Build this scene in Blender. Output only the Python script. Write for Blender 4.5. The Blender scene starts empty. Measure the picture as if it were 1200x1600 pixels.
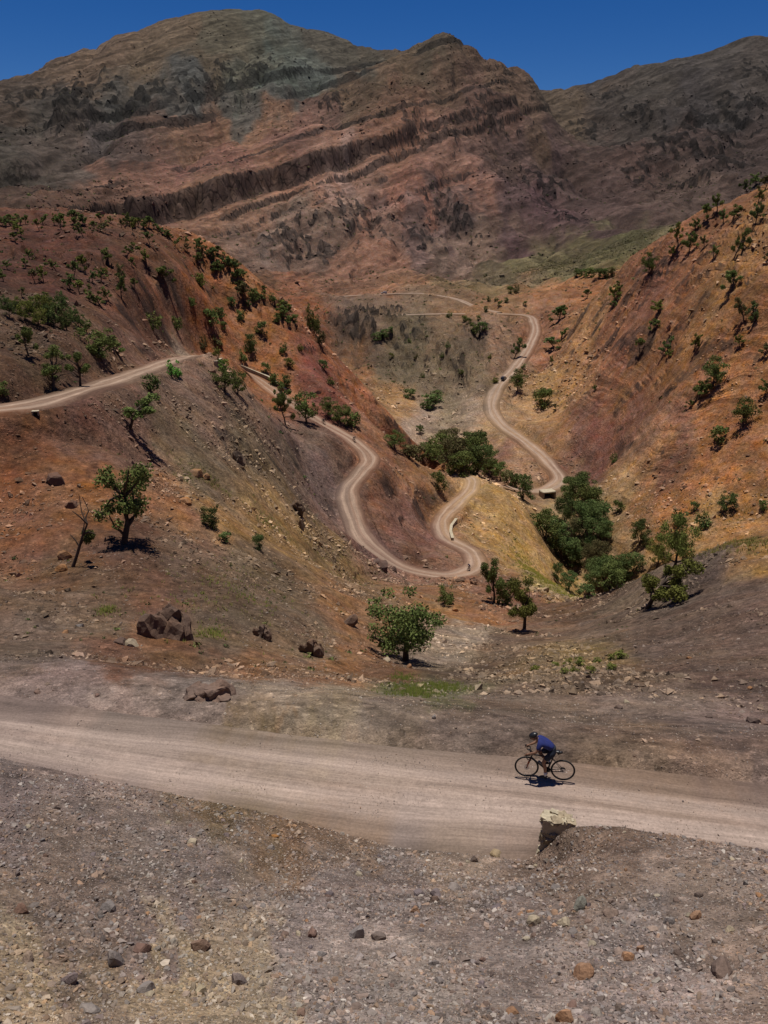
import bpy, bmesh, math, random
import numpy as np
from mathutils import Vector, Matrix, Euler, Quaternion
scene=bpy.context.scene
R_=math.radians
# ---------------------------------------------------------------- camera
cam=bpy.data.cameras.new('camera'); camo=bpy.data.objects.new('camera',cam); scene.collection.objects.link(camo)
camo.location=(0,0,0); camo.rotation_euler=(R_(70),0,0)
cam.sensor_fit='VERTICAL'; cam.sensor_height=32.0; cam.sensor_width=24.0; cam.lens=25.0
cam.clip_start=0.1; cam.clip_end=20000
scene.camera=camo
# ---------------------------------------------------------------- sky and sun
SUN_EL,SUN_AZ=R_(81),R_(-14)       # azimuth from +Y, clockwise
world=bpy.data.worlds.new('World'); scene.world=world; world.use_nodes=True
wn=world.node_tree; wn.nodes.clear()
sky=wn.nodes.new('ShaderNodeTexSky'); sky.sky_type='NISHITA'; sky.sun_disc=False
sky.sun_elevation=SUN_EL; sky.sun_rotation=SUN_AZ; sky.altitude=2600; sky.air_density=0.9; sky.dust_density=0.0; sky.ozone_density=5.0
bg=wn.nodes.new('ShaderNodeBackground'); bg.inputs[1].default_value=0.06
wo=wn.nodes.new('ShaderNodeOutputWorld'); hs=wn.nodes.new('ShaderNodeHueSaturation'); hs.inputs['Saturation'].default_value=1.32; hs.inputs['Value'].default_value=1.04; hs.inputs['Hue'].default_value=.512; wn.links.new(sky.outputs[0],hs.inputs['Color']); wn.links.new(hs.outputs[0],bg.inputs[0]); wn.links.new(bg.outputs[0],wo.inputs[0])
sl=bpy.data.lights.new('sun','SUN'); sl.energy=4.6; sl.angle=R_(0.53); sl.color=(1,.95,.87)
so=bpy.data.objects.new('sun',sl); scene.collection.objects.link(so)
sd=Vector((math.sin(SUN_AZ)*math.cos(SUN_EL),math.cos(SUN_AZ)*math.cos(SUN_EL),math.sin(SUN_EL)))
so.rotation_euler=sd.to_track_quat('Z','Y').to_euler()
scene.view_settings.view_transform='Standard'; scene.view_settings.look='None'; scene.view_settings.exposure=0.0; scene.view_settings.gamma=1.0
scene.render.engine='CYCLES'
scene.cycles.max_bounces=5; scene.cycles.diffuse_bounces=2; scene.cycles.transparent_max_bounces=4
C=scene.collection
# ---------------------------------------------------------------- helpers
def mesh_obj(name,verts,faces,mat=None,parent=None,smooth=False):
    me=bpy.data.meshes.new(name); me.from_pydata(verts,[],faces); me.update()
    if smooth: me.polygons.foreach_set('use_smooth',[True]*len(me.polygons))
    o=bpy.data.objects.new(name,me); C.objects.link(o)
    if mat:
        for m in (mat if isinstance(mat,(list,tuple)) else [mat]): me.materials.append(m)
    if parent: o.parent=parent
    return o
def np_mesh(name,V,F,mat=None,smooth=True):
    """V (n,3) floats, F (m,k) ints with one k"""
    me=bpy.data.meshes.new(name); V=np.ascontiguousarray(V,np.float32); F=np.ascontiguousarray(F,np.int32); m,k=F.shape
    me.vertices.add(len(V)); me.vertices.foreach_set('co',V.ravel())
    me.loops.add(m*k); me.loops.foreach_set('vertex_index',F.ravel())
    me.polygons.add(m); me.polygons.foreach_set('loop_start',np.arange(0,m*k,k,dtype=np.int32))
    try: me.polygons.foreach_set('loop_total',np.full(m,k,np.int32))
    except Exception: pass
    me.polygons.foreach_set('use_smooth',np.full(m,bool(smooth)))
    me.update(calc_edges=True); me.validate()
    if mat: me.materials.append(mat)
    return me
def vcol(me,name,rgb):
    a=me.attributes.new(name,'FLOAT_COLOR','POINT')
    a.data.foreach_set('color',np.ascontiguousarray(np.c_[rgb,np.ones(len(rgb))],np.float32).ravel())
def vfloat(me,name,x):
    a=me.attributes.new(name,'FLOAT','POINT'); a.data.foreach_set('value',np.ascontiguousarray(x,np.float32).ravel())
def link(me,name,parent=None):
    o=bpy.data.objects.new(name,me); C.objects.link(o)
    if parent: o.parent=parent
    return o
def tag(o,label=None,cat=None,group=None,kind=None):
    if label: o['label']=label
    if cat: o['category']=cat
    if group: o['group']=group
    if kind: o['kind']=kind
    return o
def empty(name,loc=(0,0,0),rot=(0,0,0)):
    o=bpy.data.objects.new(name,None); o.empty_display_size=.2; C.objects.link(o); o.location=loc; o.rotation_euler=rot; return o
def lin(h):
    h=h.lstrip('#'); c=[int(h[i:i+2],16)/255 for i in (0,2,4)]
    return tuple(x/12.92 if x<=.04045 else ((x+.055)/1.055)**2.4 for x in c)
class NT:
    """small node helper"""
    def __init__(s,mat): s.t=mat.node_tree; s.n=s.t.nodes; s.n.clear()
    def new(s,ty,**k):
        n=s.n.new(ty)
        for a,b in k.items(): setattr(n,a,b)
        return n
    def link(s,a,b): s.t.links.new(a,b)
    def val(s,sock,x):
        if hasattr(x,'is_linked') or hasattr(x,'links'): s.link(x,sock)
        else: sock.default_value=x
    def noise(s,co,scale,detail=4,rough=.55,out=0):
        n=s.new('ShaderNodeTexNoise'); s.link(co,n.inputs['Vector']); n.inputs['Scale'].default_value=scale; n.inputs['Detail'].default_value=detail; n.inputs['Roughness'].default_value=rough
        return n.outputs[out]
    def ramp(s,f,a,b,va=0.,vb=1.):
        n=s.new('ShaderNodeMapRange'); n.clamp=True; s.link(f,n.inputs[0])
        for i,x in zip((1,2,3,4),(a,b,va,vb)): n.inputs[i].default_value=x
        return n.outputs[0]
    def math(s,op,a,b=0.):
        n=s.new('ShaderNodeMath',operation=op); s.val(n.inputs[0],a); s.val(n.inputs[1],b); return n.outputs[0]
    def mix(s,f,a,b,blend='MIX'):
        n=s.new('ShaderNodeMix',data_type='RGBA',blend_type=blend); s.val(n.inputs[0],f); s.val(n.inputs[6],a); s.val(n.inputs[7],b); return n.outputs[2]
    def hsv(s,col,h=.5,sa=1.,v=1.):
        n=s.new('ShaderNodeHueSaturation'); s.link(col,n.inputs['Color']); s.val(n.inputs['Hue'],h); s.val(n.inputs['Saturation'],sa); s.val(n.inputs['Value'],v); return n.outputs[0]
    def finish(s,col,rough=.9,bump=None,bstr=.4,bdist=.1,spec=.2,metal=0.,extra=None):
        p=s.new('ShaderNodeBsdfPrincipled'); s.val(p.inputs['Base Color'],col); s.val(p.inputs['Roughness'],rough)
        p.inputs['Specular IOR Level'].default_value=spec; p.inputs['Metallic'].default_value=metal
        if bump is not None:
            b=s.new('ShaderNodeBump'); b.inputs['Strength'].default_value=bstr; b.inputs['Distance'].default_value=bdist; s.link(bump,b.inputs['Height']); s.link(b.outputs[0],p.inputs['Normal'])
        o=s.new('ShaderNodeOutputMaterial'); s.link(p.outputs[0],o.inputs[0]); return p
def newmat(name):
    m=bpy.data.materials.new(name); m.use_nodes=True; return m,NT(m)
def plain(name,col,rough=.6,metal=0.,spec=.4,var=.15,scale=8.):
    m,t=newmat(name); co=t.new('ShaderNodeTexCoord').outputs['Object']
    f=t.noise(co,scale,3); v=t.ramp(f,.3,.7,1-var,1+var)
    base=t.new('ShaderNodeRGB'); base.outputs[0].default_value=(*col,1)
    t.finish(t.hsv(base.outputs[0],v=v),rough,spec=spec,metal=metal); return m
# ---------------------------------------------------------------- terrain
_rg=np.random.RandomState(11)
_PERM=_rg.permutation(4096).astype(np.int32); _GA=_rg.rand(4096)*2*np.pi; _GX=np.cos(_GA).astype(np.float32)*1.5; _GY=np.sin(_GA).astype(np.float32)*1.5
def perlin(x, y, seed=0):
    x=np.asarray(x)+seed*17.137; y=np.asarray(y)+seed*5.713
    fx=np.floor(x); fy=np.floor(y)
    xf=(x-fx).astype(np.float32); yf=(y-fy).astype(np.float32)
    xi=fx.astype(np.int32); yi=fy.astype(np.int32)
    u=xf*xf*(3-2*xf); v=yf*yf*(3-2*yf)
    a0=_PERM[xi&4095]; a1=_PERM[(xi+1)&4095]; y0=yi&4095; y1=(yi+1)&4095
    def d(a,yy,ox,oy):
        h=_PERM[(a+yy)&4095]; return _GX[h]*(xf-ox)+_GY[h]*(yf-oy)
    n00=d(a0,y0,0,0); n10=d(a1,y0,1,0); n01=d(a0,y1,0,1); n11=d(a1,y1,1,1)
    n0=n00+(n10-n00)*u; n1=n01+(n11-n01)*u
    return n0+(n1-n0)*v
def sstep(a,b,x):
    t=np.clip((x-a)/(b-a),0,1); return t*t*(3-2*t)
def spline(P, step):
    P=np.array(P,float); out=[]
    Q=np.vstack([2*P[0]-P[1],P,2*P[-1]-P[-2]])
    for i in range(len(P)-1):
        p0,p1,p2,p3=Q[i:i+4]; L=np.linalg.norm(p2-p1); n=max(2,int(L/step))
        # centripetal-like tangents keep short and long spans from looping
        l0=np.linalg.norm(p1-p0)+1e-6; l2=np.linalg.norm(p3-p2)+1e-6
        m1=((p2-p1)/L*l0+(p1-p0)/l0*L)/(L+l0)*L; m2=((p2-p1)/L*l2+(p3-p2)/l2*L)/(L+l2)*L
        t=(np.arange(n)/n)[:,None]
        out.append((2*t**3-3*t**2+1)*p1+(t**3-2*t**2+t)*m1+(-2*t**3+3*t**2)*p2+(t**3-t**2)*m2)
    out.append(P[-1:])
    return np.vstack(out)
def tps_fit(P):
    xy=P[:,:2]/100.; n=len(P)
    d2=((xy[:,None]-xy[None])**2).sum(-1)
    K=0.5*d2*np.log(d2+1e-12)
    A=np.zeros((n+3,n+3)); A[:n,:n]=K-np.eye(n)*1e-7*0; A[:n,n]=1; A[:n,n+1:]=xy; A[n,:n]=1; A[n+1:,:n]=xy.T
    return np.linalg.solve(A,np.concatenate([P[:,2],[0,0,0]]))
def tps_eval(P,w,x,y):
    xy=P[:,:2]/100.; x=x.ravel()/100.; y=y.ravel()/100.; out=np.empty(len(x)); n=len(P)
    for i in range(0,len(x),20000):
        d2=(x[i:i+20000,None]-xy[:,0])**2+(y[i:i+20000,None]-xy[:,1])**2
        out[i:i+20000]=(0.5*d2*np.log(d2+1e-12))@w[:n]+w[n]+w[n+1]*x[i:i+20000]+w[n+2]*y[i:i+20000]
    return out
def crmat(src,dst):
    """Catmull-Rom resampling matrix for a monotone 1-D grid index mapping"""
    f=np.interp(dst,src,np.arange(len(src))); i=np.clip(np.floor(f).astype(int),0,len(src)-2); t=f-i
    M=np.zeros((len(dst),len(src))); r=np.arange(len(dst))
    for k,wt in ((-1,-.5*t+t*t-.5*t**3),(0,1-2.5*t*t+1.5*t**3),(1,.5*t+2*t*t-1.5*t**3),(2,-.5*t*t+.5*t**3)):
        np.add.at(M,(r,np.clip(i+k,0,len(src)-1)),wt)
    return M
class Terrain: pass
def rows_cols(q=1.0):
    seg=[(0.8,3.0,14),(3.0,17,130),(17,100,280),(100,700,350),(700,2500,330),(2500,6000,14)]
    R=np.concatenate([np.geomspace(a,b,max(4,int(n*q)),endpoint=False) for a,b,n in seg]+[[6000.]])
    h=math.radians(36)
    TH=np.concatenate([np.linspace(-math.pi,-h-.02,max(30,int(40*q))),np.linspace(-h,h,int(650*q)),np.linspace(h+.02,math.pi,max(30,int(40*q)))])
    return R,TH
def build_terrain(HP, roads, q=1.0):
    T=Terrain(); R,TH=rows_cols(q); T.R=R; T.TH=TH; T.LR=np.log(R)
    cs=3
    ri=np.unique(np.r_[np.arange(0,len(R),cs),len(R)-1]); ti=np.unique(np.r_[np.arange(0,len(TH),cs),len(TH)-1])
    rr,tt=np.meshgrid(R[ri],TH[ti],indexing='ij')
    w=tps_fit(HP)
    zc=tps_eval(HP,w,rr*np.sin(tt),rr*np.cos(tt)).reshape(rr.shape)
    A=crmat(ri,np.arange(len(R))); B=crmat(ti,np.arange(len(TH)))
    Z=A@zc@B.T
    rr,tt=np.meshgrid(R,TH,indexing='ij'); X=rr*np.sin(tt); Y=rr*np.cos(tt)
    dz_,T.CL,T.BED,T.BAMP=relief(X,Y,Z,rr); Z+=dz_
    T.X,T.Y=X,Y
    # roads: cut and fill
    T.D=np.full(X.shape,1e9); T.RZ=np.zeros(X.shape)
    for rd in roads:
        S=rd['pts']; rad=rd['reach']
        D=np.full(X.shape,1e9); RZ=np.zeros(X.shape); WS=np.full(X.shape,1e-12)
        for k in range(len(S)-1):
            p,qq=S[k],S[k+1]
            rc=math.hypot(p[0],p[1]); th=math.atan2(p[0],p[1]); m=rad+np.linalg.norm(qq-p)
            i0,i1=np.searchsorted(R,[rc-m,rc+m]); dth=m/max(rc,1.); j0,j1=np.searchsorted(TH,[th-dth,th+dth])
            if i1<=i0 or j1<=j0: continue
            xs=X[i0:i1,j0:j1]; ys=Y[i0:i1,j0:j1]; ex,ey=qq[0]-p[0],qq[1]-p[1]; L2=ex*ex+ey*ey+1e-9
            t=np.clip(((xs-p[0])*ex+(ys-p[1])*ey)/L2,0,1)
            d=np.hypot(xs-p[0]-t*ex,ys-p[1]-t*ey); sub=D[i0:i1,j0:j1]; better=d<sub
            sub[better]=d[better]; z=p[2]+t*(qq[2]-p[2]); wt=1/(d*d+.35)**3; RZ[i0:i1,j0:j1]+=wt*z; WS[i0:i1,j0:j1]+=wt
        hit=D<rad; RZ=RZ/WS
        dz=np.abs(Z-RZ)
        b=np.clip(dz*rd['batter'],rd['bmin'],rad-rd['hw'])
        t=np.clip((D-rd['hw'])/b,0,1); t=t*t*(3-2*t)
        Zn=(RZ-rd['sink'])+(Z-RZ+rd['sink'])*t
        Z=np.where(hit,Zn,Z)
        near=D<T.D; T.D=np.where(near,D-rd['hw'],T.D); T.RZ=np.where(near,RZ,T.RZ)
    T.Z=Z
    return T
def relief(X,Y,Z,rr):
    out=np.zeros_like(X)
    wx=perlin(X/60,Y/60,7)*14+perlin(X/400,Y/400,8)*60; wy=perlin(X/60,Y/60,9)*14+perlin(X/400,Y/400,10)*60
    far=sstep(500,900,rr)
    lam=260.0; k=0
    while lam>0.12:
        vis=sstep(lam*1.6,lam*5,rr)*(1-sstep(lam*260,lam*520,rr))
        m=vis>0
        if m.any():
            amp=0.03*lam*(1+0.6*far[m])
            if lam<3: amp=amp*0.9
            if lam<9: amp=amp*(1+1.0*sstep(22,40,rr[m])*(1-far[m]))
            if lam<45: amp=amp*(1+.6*far[m])
            n=perlin((X[m]+.3*wx[m])/lam,(Y[m]+.3*wy[m])/lam,20+k)
            n2=1-2*np.abs(perlin((X[m]+.5*wx[m])/lam*1.3+5.2,(Y[m]+.5*wy[m])/lam*1.3,60+k))
            amp=amp*(1-.55*sstep(170,380,Z[m])*far[m])
            out[m]+=amp*vis[m]*((0.6-.25*far[m])*n+(0.5+.35*far[m])*n2*np.clip(rr[m]/60,0,1))
        lam*=0.5; k+=1
    # gullies down the mountain faces
    g=0
    for lam,a in ((190,20.),(95,11.),(47,5.5),(24,2.6)):
        n=np.abs(perlin((X+wx*1.3)/lam,(Y+wy*1.3)/(lam*3.2),90+int(lam)))
        g=g-a*(1-np.clip(n*2.2,0,1))**1.5
    out+=far*(g+12)*(1-.6*sstep(250,430,Z))
    # gullies on the hillsides
    mid=sstep(45,120,rr)*(1-sstep(500,900,rr))*(1+1.3*sstep(330,430,rr)); g=0
    for lam,a in ((34,1.7),(15,.8),(7,.4)):
        n=np.abs(perlin((X+wx*.5)/lam,(Y+wy*.5)/(lam*2.0),190+int(lam)))
        g=g-a*(1-np.clip(n*2.2,0,1))**1.5
    out+=mid*(g+.9)*(1-.6*sstep(40,80,X)*(1-sstep(380,420,rr)))*(1-.4*sstep(150,200,rr)*(X<40)*(1-sstep(330,400,rr)))
    # tilted strata: ledges where the bedding coordinate crosses hard beds
    s0=Z+out-0.40*X+perlin(X/240,Y/240,5)*9+perlin(X/50,Y/50,6)*3
    led=0; cl=np.zeros_like(X)
    for sb,h,wd in BEDS:
        along=sstep(-.25,.25,perlin(X/210+sb,Y/210,int(sb)%97)+.12)*(1-sstep(300,380,X)) if h<22 else (1-sstep(-45,10,X)*(.45+.5*sstep(-.1,.15,perlin(X/90,Y/90,3))))*(1-sstep(250,330,X))
        cl=np.maximum(cl,along*(1-sstep(wd*.75,wd*1.15,np.abs(s0-sb+wd*.2)))*min(1,h/9))
        led=led+h*along*(sstep(-wd,wd,s0-sb)-sstep(-3.2*h,3.2*h,s0-sb))
    lat=1-sstep(0.30,0.42,X/np.maximum(rr,1))
    mf=rr>560
    nb=perlin(s0[mf]/17.,X[mf]/420,31)+.5*perlin(s0[mf]/7.,X[mf]/260,32)
    brk=sstep(-.2,.25,perlin(X[mf]/130,Y[mf]/130,33)+.6*perlin(X[mf]/40,Y[mf]/40,34))
    out[mf]+=sstep(560,760,rr[mf])*brk*4.0*(sstep(-.12,.12,nb)-.5)*(1-.7*sstep(260,420,Z[mf]))
    bed=s0*.11; bamp=1.3*sstep(560,700,rr)*(1-.6*sstep(300,430,Z))
    out+=sstep(620,820,rr)*led*(lat*.8+.2)
    # bedding on the orange hillsides: a few broken ledges
    for fx,cond,seed in ((.62,X<60,15),(-.10,X>60,25)):
        m=cond&(rr>140)&(rr<560)
        x,y=X[m],Y[m]
        s1=Z[m]+out[m]+fx*x+perlin(x/26,y/26,seed)*2.2+perlin(x/7,y/7,seed+1)*1.1
        if seed==25: s1=s1+9*np.exp(-((x-92)**2/420+(y-272)**2/900))
        s1=s1+1.6*perlin(s1/3.7,s1*0+.5,seed+2)
        st=(s1/2.6)%1.0
        hill=sstep(140,165,rr[m])*(1-sstep(380,520,rr[m]))*sstep(-72,-48,Z[m])*sstep(0.-.15*(seed==25),.35-.1*(seed==25),perlin(x/24,y/24,seed+3))
        out[m]+=hill*(2.2 if seed==15 else 1.8)*(sstep(.40,.5,st)-st)
        bed[m]=np.where(rr[m]<560,s1*.55,bed[m]); bamp[m]=np.maximum(bamp[m],(.6 if seed==15 else .95)*sstep(120,165,rr[m])*(1-sstep(500,560,rr[m]))*(.35+.65*sstep(-.15,.3,perlin(x/30,y/30,seed+7))))
    # a scraped pit and dark crags
    for (px,py,rx,ry,dp) in PITS:
        e=np.hypot((X-px)/rx,(Y-py)/ry); out-=dp*(1-sstep(.75,1.0,e))
    cr=np.zeros_like(X)
    for (px,py,rad,am) in CRAGS:
        m=(np.abs(X-px)<rad*1.6)&(np.abs(Y-py)<rad*3)
        if not m.any(): continue
        x,y=X[m],Y[m]; e=np.hypot((x-px)/rad,(y-py)/(rad*1.9))
        n=perlin(x/(rad*.30),y/(rad*.6),int(px)%50+400)+.6*perlin(x/(rad*.13),y/(rad*.26),int(px)%50+440)
        k=sstep(.0,.30,n+.35-e*.75); cr[m]=np.maximum(cr[m],k)
        out[m]+=am*k*(.45+.5*perlin(x/(rad*.2),y/(rad*.4),460))
    cl=np.maximum(cl*(lat*.7+.3),cr)
    return out,cl,bed,bamp
PITS=[]
CRAGS=[]
BEDS=[(106,28,6),(84,11,2.5),(152,6,4),(270,9,8),(318,8,8),(58,4,3),(20,4,3)]
def ground_z(T,x,y):
    x=np.asarray(x,float); y=np.asarray(y,float)
    r=np.hypot(x,y); th=np.arctan2(x,y)
    fi=np.interp(r,T.R,np.arange(len(T.R))); fj=np.interp(th,T.TH,np.arange(len(T.TH)))
    i=np.clip(fi.astype(int),0,len(T.R)-2); j=np.clip(fj.astype(int),0,len(T.TH)-2); a=fi-i; b=fj-j; Z=T.Z
    return (Z[i,j]*(1-a)+Z[i+1,j]*a)*(1-b)+(Z[i,j+1]*(1-a)+Z[i+1,j+1]*a)*b

CRAGS=[(-514.5,1499.1,59.0,14),(-445.3,1260.1,34.5,12),(-401.4,1434.1,56.6,12),(-313.2,1512.3,70.2,10),(-291.0,1641.1,34.9,8),(-229.5,1618.9,43.6,8),
(-612.3,1541.2,41.9,8),(633.0,1751.3,76.0,14),(507.9,1545.8,62.1,12),(564.4,1479.1,48.8,12),(457.9,1288.3,24.8,14),(739.6,1869.2,67.2,12),
(542.2,1884.2,43.4,6),(71.4,1057.7,25.4,10),(94.2,1026.4,20.1,8),(36.1,955.7,30.3,6),(-101.9,897.7,28.5,6),(-29.7,989.1,40.9,5),
(168.4,1460.0,37.9,10),(244.9,1817.3,25.8,6),(237.9,1283.5,40.0,6),(227.3,1043.9,25.1,6),(85.2,1303.1,28.4,6),(-84.0,1467.5,31.5,6),
(38.1,1319.1,28.6,6),(-67.6,886.4,33.8,5),(525.2,2096.1,45.0,6),(847.1,2060.1,43.8,8),(436.1,1875.6,40.9,5),(-4.6,487.6,15.2,7),
(-18.7,477.1,13.5,6),(8.3,533.4,8.3,4),(16.3,459.9,14.5,4),(33.9,428.2,14.3,4),(51.3,459.0,13.0,4),(27.9,414.9,12.0,3),
(5.3,440.1,11.9,3),(42.5,408.8,8.5,3),(418.1,1417.4,41.8,6)]
PITS=[(-58.7, 205.8, 5.4, 9, 2.6)]
TQ=1.0
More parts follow.
